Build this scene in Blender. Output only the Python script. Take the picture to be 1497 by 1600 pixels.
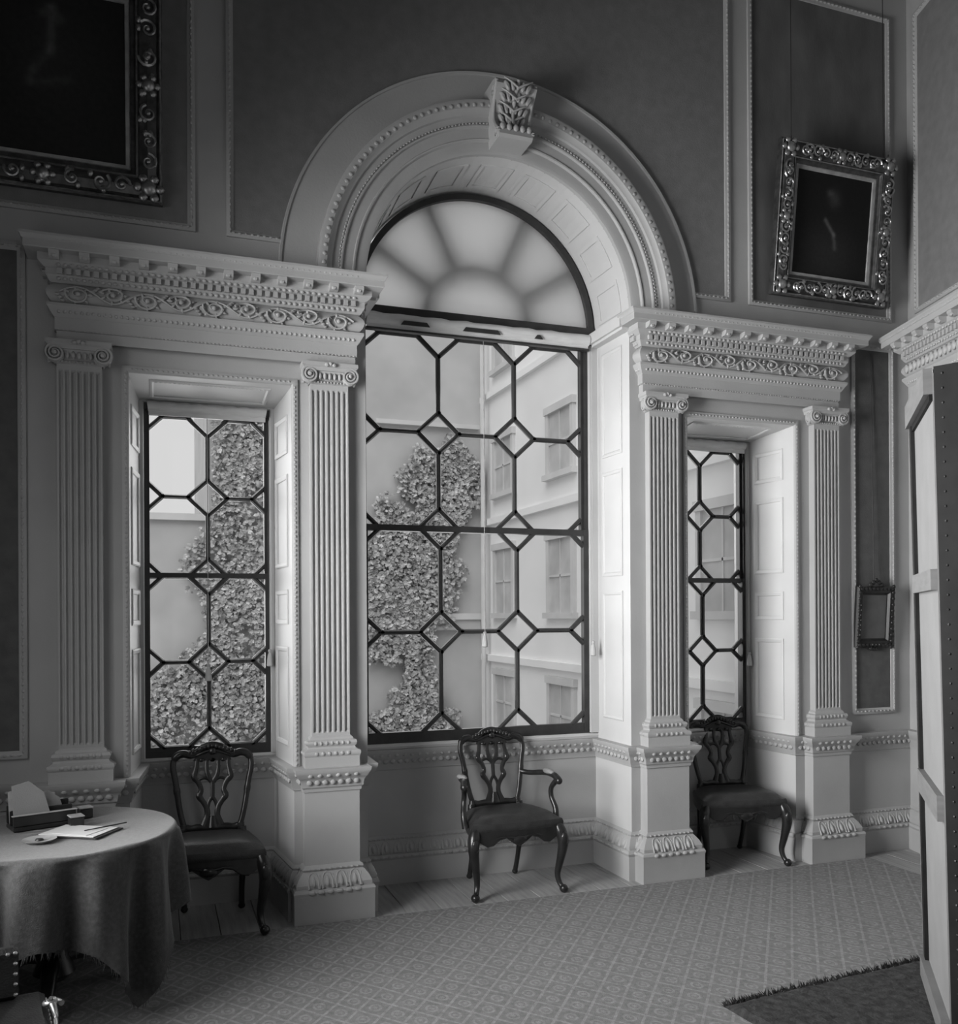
import bpy, math, random
from math import sin, cos, pi, sqrt, hypot, atan2, radians
from mathutils import Vector, Matrix
random.seed(11)
for o in list(bpy.data.objects): bpy.data.objects.remove(o)
C = bpy.context.scene.collection

# ------------------------------------------------------------------ camera, sky, lights, exposure
cam_d = bpy.data.cameras.new('camera'); cam = bpy.data.objects.new('camera', cam_d); C.objects.link(cam)
cam_d.sensor_fit = 'HORIZONTAL'; cam_d.sensor_width = 36.0
cam_d.lens = 36.0 * 1413.94 / 1497.0
cam_d.shift_x = -1.5 / 1497.0; cam_d.shift_y = 160.2 / 1497.0
cam_d.clip_start = 0.05; cam_d.clip_end = 300
cam.matrix_world = (Matrix.Translation((-2.0089, -5.1352, 1.6999)) @ Matrix.Rotation(-0.34453, 4, 'Z')
                    @ Matrix.Rotation(pi / 2, 4, 'X') @ Matrix.Rotation(-0.00546, 4, 'Z'))
bpy.context.scene.camera = cam

W = bpy.data.worlds.new('overcast_sky'); bpy.context.scene.world = W; W.use_nodes = True
_bg = W.node_tree.nodes['Background']; _bg.inputs[0].default_value = (1, 1, 1, 1); _bg.inputs[1].default_value = 0.75

def area(name, loc, aim, sx, sy, power, spread=180):
    l = bpy.data.lights.new(name, 'AREA'); l.shape = 'RECTANGLE'; l.size = sx; l.size_y = sy; l.energy = power
    l.spread = radians(spread)
    o = bpy.data.objects.new(name, l); C.objects.link(o); o.location = loc
    o.rotation_euler = (Vector(aim) - Vector(loc)).to_track_quat('-Z', 'Y').to_euler()
    return o
# daylight entering by the room's other tall window, in the left-hand wall
area('window_daylight_left_wall', (-3.13, -1.75, 2.2), (2, -1.55, 2.1), 1.4, 2.5, 150, 100)
area('window_daylight_far_wall', (-0.2, -7.40, 2.7), (-0.2, 0, 2.5), 1.3, 2.9, 11, 170)  # added fill lamp behind the camera, no window known there
# daylight entering by the three windows of the photograph (one lamp in each opening, just outside the glass)
for _x, _w, _p in ((-1.715, .5, 15), (1.715, .5, 13), (0, 1.05, 13)):
    area('window_daylight', (_x, 1.05, 2.15), (_x, -3, 1.2), _w, 2.2, _p)

_s = bpy.data.lights.new('hazy_sun', 'SUN'); _s.energy = 1.6; _s.angle = radians(50); _so = bpy.data.objects.new('hazy_sun', _s); C.objects.link(_so)
_so.rotation_euler = Vector((.45, .55, -.75)).to_track_quat('-Z', 'Y').to_euler()
vs = bpy.context.scene.view_settings
bpy.context.scene.display_settings.display_device = 'sRGB'
vs.view_transform = 'Standard'; vs.look = 'None'; vs.gamma = 1.0; vs.use_curve_mapping = False
vs.exposure = 0.0

# ------------------------------------------------------------------ materials
MT = {}
def mat(name, v, rough=.6, var=.0, scale=6, detail=4, bump=0, bscale=80, metal=0, spec=.4, stretch=None):
    m = bpy.data.materials.new(name); m.use_nodes = True; nt = m.node_tree; b = nt.nodes['Principled BSDF']
    b.inputs['Roughness'].default_value = rough; b.inputs['Metallic'].default_value = metal
    b.inputs['Specular IOR Level'].default_value = spec
    tc = nt.nodes.new('ShaderNodeTexCoord'); mp = nt.nodes.new('ShaderNodeMapping')
    if stretch: mp.inputs['Scale'].default_value = stretch
    nt.links.new(tc.outputs['Object'], mp.inputs['Vector'])
    if var > 0:
        n = nt.nodes.new('ShaderNodeTexNoise'); n.inputs['Scale'].default_value = scale; n.inputs['Detail'].default_value = detail
        r = nt.nodes.new('ShaderNodeValToRGB')
        a, c = v * (1 - var), v * (1 + var)
        r.color_ramp.elements[0].position = .3; r.color_ramp.elements[1].position = .7
        r.color_ramp.elements[0].color = (a, a, a, 1); r.color_ramp.elements[1].color = (c, c, c, 1)
        nt.links.new(mp.outputs[0], n.inputs['Vector']); nt.links.new(n.outputs[0], r.inputs[0]); nt.links.new(r.outputs[0], b.inputs['Base Color'])
    else: b.inputs['Base Color'].default_value = (v, v, v, 1)
    if bump > 0:
        n2 = nt.nodes.new('ShaderNodeTexNoise'); n2.inputs['Scale'].default_value = bscale; n2.inputs['Detail'].default_value = 3
        bp = nt.nodes.new('ShaderNodeBump'); bp.inputs['Strength'].default_value = bump; bp.inputs['Distance'].default_value = .01
        nt.links.new(mp.outputs[0], n2.inputs['Vector']); nt.links.new(n2.outputs[0], bp.inputs['Height']); nt.links.new(bp.outputs[0], b.inputs['Normal'])
    MT[name] = m; return m

mat('stone_paint', .37, .55, .06, 3, bump=.08)
mat('reveal_paint', .50, .5, .04, 3, bump=.05)  # lighter copy of the stone paint, brightened for the daylight on the reveals
mat('stile_paint', .38, .6, .06, 3, bump=.08)
mat('panel_cloth', .18, .8, .10, 14, 6, bump=.15, bscale=160)
mat('damask', .12, .75, .28, 5, 2, bump=.1, stretch=(1, 1, .45))
mat('unseen_paint', .12, .8, .05, 2)
mat('panel_dark', .10, .8, .15, 14, 6, bump=.15, bscale=160)
mat('ceiling_paint', .16, .8, .05, 2)
mat('sash_wood', .035, .4, .2, 12, bump=.1)
mat('floor_board', .30, .45, .22, 5, 6, bump=.15, bscale=40, stretch=(8, .6, 1))
mat('floor_dark', .10, .6)
mat('dark_wood', .016, .28, .35, 18, 5, spec=.5)
mat('leather', .026, .38, .3, 22, 5, bump=.25, bscale=140, spec=.5)
mat('pad_leather', .25, .35, .3, 20)
mat('gilt', .38, .36, .35, 30, 4, metal=.85)
mat('gilt_dark', .09, .38, .4, 24, 4, metal=.6)
mat('frame_black', .018, .4, .3, 14)
mat('brass', .6, .3, metal=1)
mat('canvas_back', .22, .85, .06, 6, bump=.2, bscale=220)
mat('stretcher_wood', .17, .6, .12, 8, stretch=(1, 1, 6))
mat('screen_dark', .012, .6, .3, 10, spec=.15)
mat('blind_fabric', .62, .85, .08, 9, stretch=(1, 6, 6))
mat('cord', .45, .8)
mat('paper', .5, .8, .05, 10)
mat('card_grey', .30, .8, .25, 14)
mat('black_wood', .02, .35, .3, 12)
mat('dish', .3, .35, .2, 18)
mat('rug_pile', .035, .95, .6, 30, 6, bump=.5, bscale=90)
mat('render_wall', .70, .9, .10, 1.2, 8, bump=.2, bscale=8)
mat('render_pale', .86, .9, .07, .8, 8, bump=.15, bscale=6)
mat('render_grey', .50, .9, .12, 1.5, 8)
mat('ext_trim', .62, .8, .08, 3)
mat('ext_glass', .52, .4, .15, 3, spec=.3)
mat('gravel', .5, .95, .15, 4, 8)
mat('ivy_leaf', .42, .5, .6, 12, 3)
mat('ivy_stem', .15, .9)
mat('wire', .03, .5)
mat('print_grey', .10, .35, .2, 9)

def glass_mat():
    m = bpy.data.materials.new('window_glass'); m.use_nodes = True; nt = m.node_tree; nt.nodes.clear()
    o = nt.nodes.new('ShaderNodeOutputMaterial'); t = nt.nodes.new('ShaderNodeBsdfTransparent'); g = nt.nodes.new('ShaderNodeBsdfGlossy')
    t.inputs[0].default_value = (.95, .95, .95, 1); g.inputs['Roughness'].default_value = .03
    f = nt.nodes.new('ShaderNodeFresnel'); f.inputs[0].default_value = 1.2
    x = nt.nodes.new('ShaderNodeMixShader')
    nt.links.new(f.outputs[0], x.inputs[0]); nt.links.new(t.outputs[0], x.inputs[1]); nt.links.new(g.outputs[0], x.inputs[2]); nt.links.new(x.outputs[0], o.inputs[0])
    MT['glass'] = m
glass_mat()
def blind_mat():
    m = bpy.data.materials.new('translucent_blind'); m.use_nodes = True; nt = m.node_tree; nt.nodes.clear()
    o = nt.nodes.new('ShaderNodeOutputMaterial'); t = nt.nodes.new('ShaderNodeBsdfTranslucent'); d = nt.nodes.new('ShaderNodeBsdfDiffuse')
    t.inputs[0].default_value = (.98, .98, .98, 1); d.inputs[0].default_value = (.75, .75, .75, 1)
    x = nt.nodes.new('ShaderNodeMixShader'); x.inputs[0].default_value = .1
    nt.links.new(t.outputs[0], x.inputs[1]); nt.links.new(d.outputs[0], x.inputs[2]); nt.links.new(x.outputs[0], o.inputs[0])
    MT['screen_cloth'] = m
blind_mat()

def expr_mat(name, rough, build, bump=0):
    """material whose grey value is a node expression of object coordinates"""
    m = bpy.data.materials.new(name); m.use_nodes = True; nt = m.node_tree; b = nt.nodes['Principled BSDF']
    b.inputs['Roughness'].default_value = rough
    tc = nt.nodes.new('ShaderNodeTexCoord'); sp = nt.nodes.new('ShaderNodeSeparateXYZ'); nt.links.new(tc.outputs['Object'], sp.inputs[0])
    def M(op, a, bb=None, cc=None):
        n = nt.nodes.new('ShaderNodeMath'); n.operation = op
        for i, q in enumerate((a, bb, cc)):
            if q is None: continue
            if isinstance(q, (int, float)): n.inputs[i].default_value = q
            else: nt.links.new(q, n.inputs[i])
        return n.outputs[0]
    def N(scale, detail=4):
        n = nt.nodes.new('ShaderNodeTexNoise'); n.inputs['Scale'].default_value = scale; n.inputs['Detail'].default_value = detail
        nt.links.new(tc.outputs['Object'], n.inputs['Vector']); return n.outputs[0]
    v = build(M, N, sp.outputs[0], sp.outputs[1], sp.outputs[2])
    cb = nt.nodes.new('ShaderNodeCombineXYZ')
    for i in range(3): nt.links.new(v, cb.inputs[i])
    nt.links.new(cb.outputs[0], b.inputs['Base Color'])
    if bump:
        bp = nt.nodes.new('ShaderNodeBump'); bp.inputs['Strength'].default_value = bump; bp.inputs['Distance'].default_value = .004
        nt.links.new(N(260, 2), bp.inputs['Height']); nt.links.new(bp.outputs[0], b.inputs['Normal'])
    MT[name] = m
def carpet_expr(M, N, X, Y, Z):
    p = .15
    u = M('DIVIDE', M('ADD', X, M('MULTIPLY', Y, .8)), p); w = M('DIVIDE', M('SUBTRACT', X, M('MULTIPLY', Y, .8)), p)
    fu = M('SUBTRACT', M('FRACT', u), .5); fw = M('SUBTRACT', M('FRACT', w), .5)
    au = M('ABSOLUTE', fu); aw = M('ABSOLUTE', fw)
    line = M('GREATER_THAN', M('MAXIMUM', au, aw), .445)
    d = M('SQRT', M('ADD', M('MULTIPLY', fu, fu), M('MULTIPLY', fw, fw)))
    ring = M('LESS_THAN', M('ABSOLUTE', M('SUBTRACT', d, .22)), .05)
    ang = M('MULTIPLY', M('ARCTAN2', fu, fw), 8.0)
    petal = M('LESS_THAN', d, M('ADD', .09, M('MULTIPLY', M('SINE', ang), .035)))
    pat = M('MAXIMUM', M('MULTIPLY', line, .9), M('MULTIPLY', M('MAXIMUM', ring, petal), .75))
    brk = M('MULTIPLY', M('POWER', N(55, 6), 2.0), 3.2)
    return M('ADD', M('MULTIPLY', M('MULTIPLY', pat, brk), .085), M('ADD', .095, M('MULTIPLY', N(45, 6), .16)))
expr_mat('carpet_weave', .95, carpet_expr, .6)
def cloth_expr(M, N, X, Y, Z):
    return M('ADD', .018, M('MULTIPLY', M('POWER', N(60, 5), 2.0), .08))
expr_mat('table_cloth', .7, cloth_expr, .5); MT['table_cloth'].node_tree.nodes['Principled BSDF'].inputs['Sheen Weight'].default_value = .25

# ------------------------------------------------------------------ mesh helpers
def rnorm(a, b):
    dx, dy = b[0] - a[0], b[1] - a[1]; l = hypot(dx, dy) or 1e-9
    return (dy / l, -dx / l)
def cr(pts, k=6, closed=False):
    """Catmull-Rom resample"""
    P = [Vector(p) for p in pts]; n = len(P); out = []
    rng = range(n) if closed else range(n - 1)
    for i in rng:
        if closed: a, b, c, d = P[(i - 1) % n], P[i], P[(i + 1) % n], P[(i + 2) % n]
        else: a, b, c, d = P[max(i - 1, 0)], P[i], P[i + 1], P[min(i + 2, n - 1)]
        for j in range(k):
            t = j / k
            out.append(.5 * ((2 * b) + (c - a) * t + (2 * a - 5 * b + 4 * c - d) * t * t + (3 * b - a - 3 * c + d) * t ** 3))
    if not closed: out.append(P[-1])
    return out
def lerp_list(vals, n):
    m = len(vals) - 1; out = []
    for i in range(n):
        t = i / (n - 1) * m; j = min(int(t), m - 1); out.append(vals[j] + (vals[j + 1] - vals[j]) * (t - j))
    return out
class MB:
    def __init__(s): s.v = []; s.f = []
    def add(s, v, f):
        b = len(s.v); s.v += [tuple(p) for p in v]; s.f += [tuple(i + b for i in q) for q in f]; return s
    def box(s, x0, x1, y0, y1, z0, z1):
        return s.add([(x0, y0, z0), (x1, y0, z0), (x1, y1, z0), (x0, y1, z0), (x0, y0, z1), (x1, y0, z1), (x1, y1, z1), (x0, y1, z1)],
                     [(3, 2, 1, 0), (4, 5, 6, 7), (0, 1, 5, 4), (1, 2, 6, 5), (2, 3, 7, 6), (3, 0, 4, 7)])
    def cbox(s, x0, x1, y0, y1, z0, z1, c=.004):
        """box with chamfered vertical and top edges"""
        ring = lambda d, z: [(x0 + d, y0 + d, z), (x1 - d, y0 + d, z), (x1 - d, y1 - d, z), (x0 + d, y1 - d, z)]
        v = ring(c, z0) + ring(0, z0 + c) + ring(0, z1 - c) + ring(c, z1)
        f = [(3, 2, 1, 0), (12, 13, 14, 15)]
        for k in range(3):
            for i in range(4): j = (i + 1) % 4; f.append((k * 4 + i, k * 4 + j, k * 4 + 4 + j, k * 4 + 4 + i))
        return s.add(v, f)
    def prism(s, poly, h0, h1, mp):
        n = len(poly); v = [mp(a, b, h0) for a, b in poly] + [mp(a, b, h1) for a, b in poly]
        f = [tuple(range(n - 1, -1, -1)), tuple(range(n, 2 * n))] + [(i, (i + 1) % n, n + (i + 1) % n, n + i) for i in range(n)]
        return s.add(v, f)
    def mould(s, path, prof, mp, closed=False, caps=True):
        n = len(path); m = len(prof); v = []
        for i, p in enumerate(path):
            a = path[i - 1] if (i > 0 or closed) else None; c = path[(i + 1) % n] if (i < n - 1 or closed) else None
            if a is None: nx, ny = rnorm(p, c)
            elif c is None: nx, ny = rnorm(a, p)
            else:
                n1, n2 = rnorm(a, p), rnorm(p, c); d = 1 + n1[0] * n2[0] + n1[1] * n2[1]; d = max(d, .25)
                nx, ny = (n1[0] + n2[0]) / d, (n1[1] + n2[1]) / d
            for o, h in prof: v.append(mp(p[0] + nx * o, p[1] + ny * o, h))
        f = []
        for i in range(n if closed else n - 1):
            j = (i + 1) % n
            for k in range(m - 1): f.append((i * m + k, j * m + k, j * m + k + 1, i * m + k + 1))
        if caps and not closed: f += [tuple(range(m - 1, -1, -1)), tuple((n - 1) * m + k for k in range(m))]
        return s.add(v, f)
    def tube(s, pts, r, n=8, closed=False, sq=1.0, up=(0, 1, 0), cap=True):
        """sweep of an ellipse: r along the side axis, r*sq along 'up'"""
        P = [Vector(p) for p in pts]; m = len(P)
        R = r if isinstance(r, (list, tuple)) else [r] * m
        if len(R) != m: R = lerp_list(R, m)
        v = []; U = Vector(up)
        for i, p in enumerate(P):
            if closed: t = P[(i + 1) % m] - P[i - 1]
            else: t = P[min(i + 1, m - 1)] - P[max(i - 1, 0)]
            t.normalize(); sd = t.cross(U)
            if sd.length < .15: sd = t.cross(Vector((U[1], U[2], U[0])))
            sd.normalize(); uu = sd.cross(t).normalized()
            for k in range(n):
                a = 2 * pi * k / n; v.append(p + sd * (R[i] * cos(a)) + uu * (R[i] * sq * sin(a)))
        f = []
        for i in range(m if closed else m - 1):
            j = (i + 1) % m
            for k in range(n): l = (k + 1) % n; f.append((i * n + k, i * n + l, j * n + l, j * n + k))
        if cap and not closed: f += [tuple(range(n - 1, -1, -1)), tuple((m - 1) * n + k for k in range(n))]
        return s.add(v, f)
    def lathe(s, prof, c=(0, 0, 0), n=16):
        v = []; m = len(prof)
        for r, z in prof:
            for k in range(n): a = 2 * pi * k / n; v.append((c[0] + r * cos(a), c[1] + r * sin(a), c[2] + z))
        f = [(i * n + k, i * n + (k + 1) % n, (i + 1) * n + (k + 1) % n, (i + 1) * n + k) for i in range(m - 1) for k in range(n)]
        f += [tuple(range(n - 1, -1, -1)), tuple((m - 1) * n + k for k in range(n))]
        return s.add(v, f)
    def ball(s, c, e, n=6, m=4, X=(1, 0, 0), Y=(0, 1, 0), Z=(0, 0, 1)):
        X, Y, Z, c = Vector(X), Vector(Y), Vector(Z), Vector(c)
        v = [c + Z * e[2]]
        for i in range(1, m):
            ph = pi * i / m
            for k in range(n): a = 2 * pi * k / n; v.append(c + X * (e[0] * sin(ph) * cos(a)) + Y * (e[1] * sin(ph) * sin(a)) + Z * (e[2] * cos(ph)))
        v.append(c - Z * e[2]); f = []
        for k in range(n): f.append((0, 1 + k, 1 + (k + 1) % n))
        for i in range(m - 2):
            for k in range(n): a = 1 + i * n + k; b = 1 + i * n + (k + 1) % n; f.append((a, a + n, b + n, b))
        l = len(v) - 1; q = 1 + (m - 2) * n
        for k in range(n): f.append((q + k, l, q + (k + 1) % n))
        return s.add(v, f)
    def studs(s, path, pitch, o, h, e, mp, closed=False, n=6, m=4, skip=.5):
        """a row of small carved bosses along a moulding: e = half sizes (along, outward, height)"""
        pts = list(path) + ([path[0]] if closed else [])
        for a, b in zip(pts, pts[1:]):
            L = hypot(b[0] - a[0], b[1] - a[1]); k = max(int(round(L / pitch)), 0)
            if k == 0:
                if L < pitch * .4: continue
                k = 1
            t = ((b[0] - a[0]) / L, (b[1] - a[1]) / L); nn = rnorm(a, b)
            for i in range(k):
                q = (i + .5) / k * L; cx, cy = a[0] + t[0] * q + nn[0] * o, a[1] + t[1] * q + nn[1] * o
                mb = MB().ball((0, 0, 0), e, n, m)
                s.add([mp(cx + t[0] * p[0] + nn[0] * p[1], cy + t[1] * p[0] + nn[1] * p[1], h + p[2]) for p in mb.v], mb.f)
        return s
    def leaves(s, path, pitch, o, h, e, mp, r=.006, tilt=.5):
        """a row of carved arched leaves: an arched rib round a swelling tongue, a dart between"""
        for a, b in zip(path, path[1:]):
            L = hypot(b[0] - a[0], b[1] - a[1])
            if L < pitch * .7: continue
            k = max(int(round(L / pitch)), 1); t = ((b[0] - a[0]) / L, (b[1] - a[1]) / L); nn = rnorm(a, b); w, d, hh = e
            for i in range(k):
                q = (i + .5) / k * L; cx, cy = a[0] + t[0] * q + nn[0] * o, a[1] + t[1] * q + nn[1] * o
                mb = MB()
                mb.tube([(-w, -tilt * -hh, -hh), (-w * .98, 0, .1 * hh), (-w * .6, -tilt * hh * .7, hh * .75), (0, -tilt * hh, hh), (w * .6, -tilt * hh * .7, hh * .75), (w * .98, 0, .1 * hh), (w, tilt * hh, -hh)], r, 5, up=(0, 1, 0))
                mb.ball((0, -tilt * 0, -.1 * hh), (w * .52, d, hh * .75), 7, 5, Z=(0, -tilt, 1))
                mb.tube([(w * 1.28, tilt * hh, -hh), (w * 1.28, -tilt * hh * .6, hh * .6)], [r * .5, r], 4, up=(0, 1, 0))
                s.add([mp(cx + t[0] * p[0] + nn[0] * p[1], cy + t[1] * p[0] + nn[1] * p[1], h + p[2]) for p in mb.v], mb.f)
        return s
    def build(s, name, m, parent=None, smooth=None, world=False, loc=None, kind=None, label=None):
        me = bpy.data.meshes.new(name); me.from_pydata([tuple(p) for p in s.v], [], s.f); me.update()
        me.materials.append(MT[m] if isinstance(m, str) else m)
        if smooth is not None:
            me.shade_smooth()
            if smooth < 179: me.set_sharp_from_angle(angle=radians(smooth))
        o = bpy.data.objects.new(name, me); C.objects.link(o)
        if parent:
            o.parent = parent
            if world: o.matrix_parent_inverse = Matrix.Translation(-parent.location)
        if loc: o.location = loc
        if kind: o['kind'] = kind
        if label: o['label'] = label
        return o
def thing(name, label, cat, loc=(0, 0, 0), rz=0, group=None):
    o = bpy.data.objects.new(name, None); C.objects.link(o); o.location = loc; o.rotation_euler = (0, 0, rz); o.empty_display_size = .1
    o['label'] = label; o['category'] = cat
    if group: o['group'] = group
    return o
def tag(o, label, cat, group=None):
    o['label'] = label; o['category'] = cat
    if group: o['group'] = group
    return o
def dup(root, loc, label, rz=None):
    r = root.copy(); C.objects.link(r); r.location = loc; r['label'] = label
    if rz is not None: r.rotation_euler = (0, 0, rz)
    for ch in root.children:
        c = ch.copy(); C.objects.link(c); c.parent = r
        for g in ch.children:
            d = g.copy(); C.objects.link(d); d.parent = c
    return r
HZ = lambda a, b, h: (a, b, h)          # plan path (x, y), height z
VT = lambda a, b, h: (a, -h, b)         # elevation path (x, z), relief towards the room
def arc(r, a0, a1, n, cx=0, cz=3.618):
    return [(cx + r * cos(a0 + (a1 - a0) * i / n), cz + r * sin(a0 + (a1 - a0) * i / n)) for i in range(n + 1)]
ZC = 3.618; RO = .86; YG = .473; TOP = 6.2

# ------------------------------------------------------------------ room shell
m = MB()
def rect(x0, x1, z0, z1, y=0): m.add([(x0, y, z0), (x1, y, z0), (x1, y, z1), (x0, y, z1)], [(0, 1, 2, 3)])
XR = 3.15
rect(-3.2, -2.14, 0, TOP); rect(-2.14, -1.28, 2.99, TOP); rect(-1.28, -.86, 0, TOP)
rect(.86, 1.28, 0, TOP); rect(1.28, 2.14, 2.99, TOP); rect(2.14, XR, 0, TOP)
A = arc(RO, pi, 0, 48)
for (x0, z0), (x1, z1) in zip(A, A[1:]): m.add([(x0, 0, z0), (x1, 0, z1), (x1, 0, TOP), (x0, 0, TOP)], [(0, 1, 2, 3)])
mr = MB()
# reveals: straight jambs of the centre bay, barrel soffit, splayed jambs of the side bays
for s in (-1, 1): mr.add([(s * .86, 0, 0), (s * .845, .6, 0), (s * .845, .6, ZC), (s * .86, 0, ZC)], [(0, 1, 2, 3)])
for (x0, z0), (x1, z1) in zip(A, A[1:]):
    k = .845 / RO; mr.add([(x0, 0, z0), (x1, 0, z1), (x1 * k, .6, ZC + (z1 - ZC) * k), (x0 * k, .6, ZC + (z0 - ZC) * k)], [(0, 1, 2, 3)])
for s in (-1, 1):
    xa, xb, xc, xd = s * 1.28, s * 2.14, s * 1.345, s * 2.075
    mr.add([(xa, 0, 0), (xc, .6, 0), (xc, .6, 2.935), (xa, 0, 2.99)], [(0, 1, 2, 3)])
    mr.add([(xb, 0, 0), (xd, .6, 0), (xd, .6, 2.935), (xb, 0, 2.99)], [(0, 1, 2, 3)])
    mr.add([(xa, 0, 2.99), (xb, 0, 2.99), (xd, .6, 2.935), (xc, .6, 2.935)], [(0, 1, 2, 3)])
wall = m.build('wall_back', 'stone_paint', kind='structure')
mr.build('reveal_lining', 'reveal_paint', wall)
# dado walls below the windows
m = MB()
m.box(-.85, .85, .475, .6, 0, .89)
for s in (-1, 1): m.box(min(s * 1.3, s * 2.12), max(s * 1.3, s * 2.12), .475, .6, 0, .87)
m.build('dado_panel', 'stone_paint', wall)
# the outside of the wall (keeps the daylight to the openings)
m = MB()
for x0, x1, z0, z1 in ((-6, -2.075, -.8, 6.6), (2.075, 3.1, -.8, 6.6), (-2.075, -1.345, 2.935, 6.6), (1.345, 2.075, 2.935, 6.6), (-1.345, -.845, -.8, 6.6), (.845, 1.345, -.8, 6.6),
                       (-2.075, -1.345, -.8, .87), (1.345, 2.075, -.8, .87), (-.845, .845, -.8, .89)):
    m.add([(x0, .6, z0), (x1, .6, z0), (x1, .6, z1), (x0, .6, z1)], [(0, 1, 2, 3)])
A2 = arc(.845, pi, 0, 48)
for (x0, z0), (x1, z1) in zip(A2, A2[1:]): m.add([(x0, .6, z0), (x1, .6, z1), (x1, .6, 6.6), (x0, .6, 6.6)], [(0, 1, 2, 3)])
m.build('outer_wall_face', 'render_wall', wall)

DR = Vector((-.2796, -.9601, 0)); NR = Vector((-.9601, .2796, 0))     # right-hand wall: direction and room-side normal
def RW(t, out, z): p = Vector((XR, 0, 0)) + DR * t + NR * out; return (p.x, p.y, z)
LR = 7.6
m = MB(); m.add([RW(0, 0, 0), RW(LR, 0, 0), RW(LR, 0, TOP), RW(0, 0, TOP)], [(0, 1, 2, 3)])
wr = m.build('wall_right', 'stone_paint', kind='structure')
yE = RW(LR, 0, 0)[1]; xE = RW(LR, 0, 0)[0]
def walled_window(name, p, q, w, z0, z1):
    """a wall from p to q with one window opening in its middle"""
    p, q = Vector((*p, 0)), Vector((*q, 0)); L = (q - p).length; d = (q - p) / L; a, b = (L - w) / 2, (L + w) / 2
    mm = MB()
    for t0, t1, h0, h1 in ((0, a, 0, TOP), (b, L, 0, TOP), (a, b, 0, z0), (a, b, z1, TOP)):
        u, v = p + d * t0, p + d * t1
        mm.add([(u.x, u.y, h0), (v.x, v.y, h0), (v.x, v.y, h1), (u.x, u.y, h1)], [(0, 1, 2, 3)])
    return mm.build(name, 'unseen_paint', kind='structure')
walled_window('wall_left', (-3.2, 0), (-3.2, -3.5), 1.5, .9, 3.5)
MB().add([(-3.2, -3.5, 0), (-3.2, yE, 0), (-3.2, yE, TOP), (-3.2, -3.5, TOP)], [(0, 1, 2, 3)]).build('wall_left_rear', 'unseen_paint', bpy.data.objects['wall_left'])
walled_window('wall_front', (-3.2, yE), (xE, yE), 1.4, 1.0, 4.2)  # its opening is added for the fill lamp behind the camera
MB().box(-3.3, 3.3, -7.4, .6, TOP, TOP + .1).build('ceiling', 'ceiling_paint', kind='structure')
fl = MB().box(-3.3, 3.3, -7.4, .6, -.12, -.022).build('floor', 'floor_dark', kind='structure')
x = -3.12
pw = .205; k = 0
plank = MB().cbox(0, pw - .004, -.62, .47, -.022, 0, .002).build('floorboard', 'floor_board', fl)
plank.location = (x, 0, 0)
while x < 2.9:
    x += pw; o = plank.copy(); C.objects.link(o); o.location = (x, 0, 0)
# the rest of the boards, hidden below the carpet
MB().box(-3.19, 3.1, -7.3, -.62, -.022, -.002).build('floorboards_under_carpet', 'floor_board', fl)

# ------------------------------------------------------------------ skirting, dado rail
def wallpath(s0, s1):
    """plan path along the window wall at floor level, left to right, following the three recesses"""
    P = [(-3.19, 0), (-2.14, 0), (-2.09, .475), (-1.33, .475), (-1.28, 0), (-.86, 0), (-.849, .475)]
    return P + [(-x, y) for x, y in reversed(P[1:])] + [(XR - .01, 0)]
WP = wallpath(0, 0)
SK = [(0, 0), (.048, 0), (.048, .155), (.052, .16), (.056, .172), (.05, .188), (.04, .192), (.043, .21), (.032, .24), (.02, .265), (.012, .272), (.016, .285), (.008, .295), (0, .3)]
m = MB().mould(WP, SK, HZ); sk = m.build('baseboard_back', 'stone_paint', smooth=30, kind='structure')
m = MB().studs(WP, .05, .054, .174, (.019, .008, .010), HZ)
m.leaves(WP, .082, .031, .232, (.028, .014, .036), HZ)
m.studs([(a + 0, b) for a, b in WP], .031, .013, .281, (.010, .007, .007), HZ)
m.build('carved_leaf_moulding', 'stone_paint', sk, smooth=60, kind='stuff')
DD = [(0, .715), (.008, .718), (.01, .735), (.016, .745), (.02, .775), (.032, .795), (.036, .80), (.044, .82), (.05, .832), (.052, .85), (0, .852)]
m = MB().mould(WP, DD, HZ); dr = m.build('trim_1', 'stone_paint', smooth=30, kind='structure')
m = MB().studs(WP, .046, .024, .772, (.018, .009, .016), HZ, n=7)
m.studs(WP, .05, .040, .813, (.014, .008, .012), HZ)
m.build('carved_dado_moulding', 'stone_paint', dr, smooth=60, kind='stuff')
# right wall skirting and dado
RWM = lambda t, o, h: RW(t, -o, h)
RP = [(.0, 0), (LR - .02, 0)]
for nm, prof in (('baseboard_right', SK), ('trim_2', DD)):
    MB().mould(RP, prof, RWM).build(nm, 'stone_paint', smooth=30, kind='structure')

# ------------------------------------------------------------------ wall panels (upper and lower) with carved mouldings
PM = [(0, 0), (0, .016), (.008, .02), (.018, .022), (.026, .014), (.034, .012), (.04, .004), (.042, 0)]
PM = [(o - .021, h) for o, h in PM]
def panel(field_poly, mpath, closed, mname, fm, T=VT, parent=None, relief=.018):
    if field_poly: MB().prism(field_poly, -.004, .004, T).build('panel_field', fm, parent)
    mm = MB().mould(mpath, PM, T, closed=closed)
    mm.studs(mpath, .034, -.002, .019, (.012, .008, .007), T, closed=closed)
    mm.build(mname, 'stone_paint', parent, smooth=50)
def rpath(x0, x1, z0, z1): return [(x0, z0), (x0, z1), (x1, z1), (x1, z0)]
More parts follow.
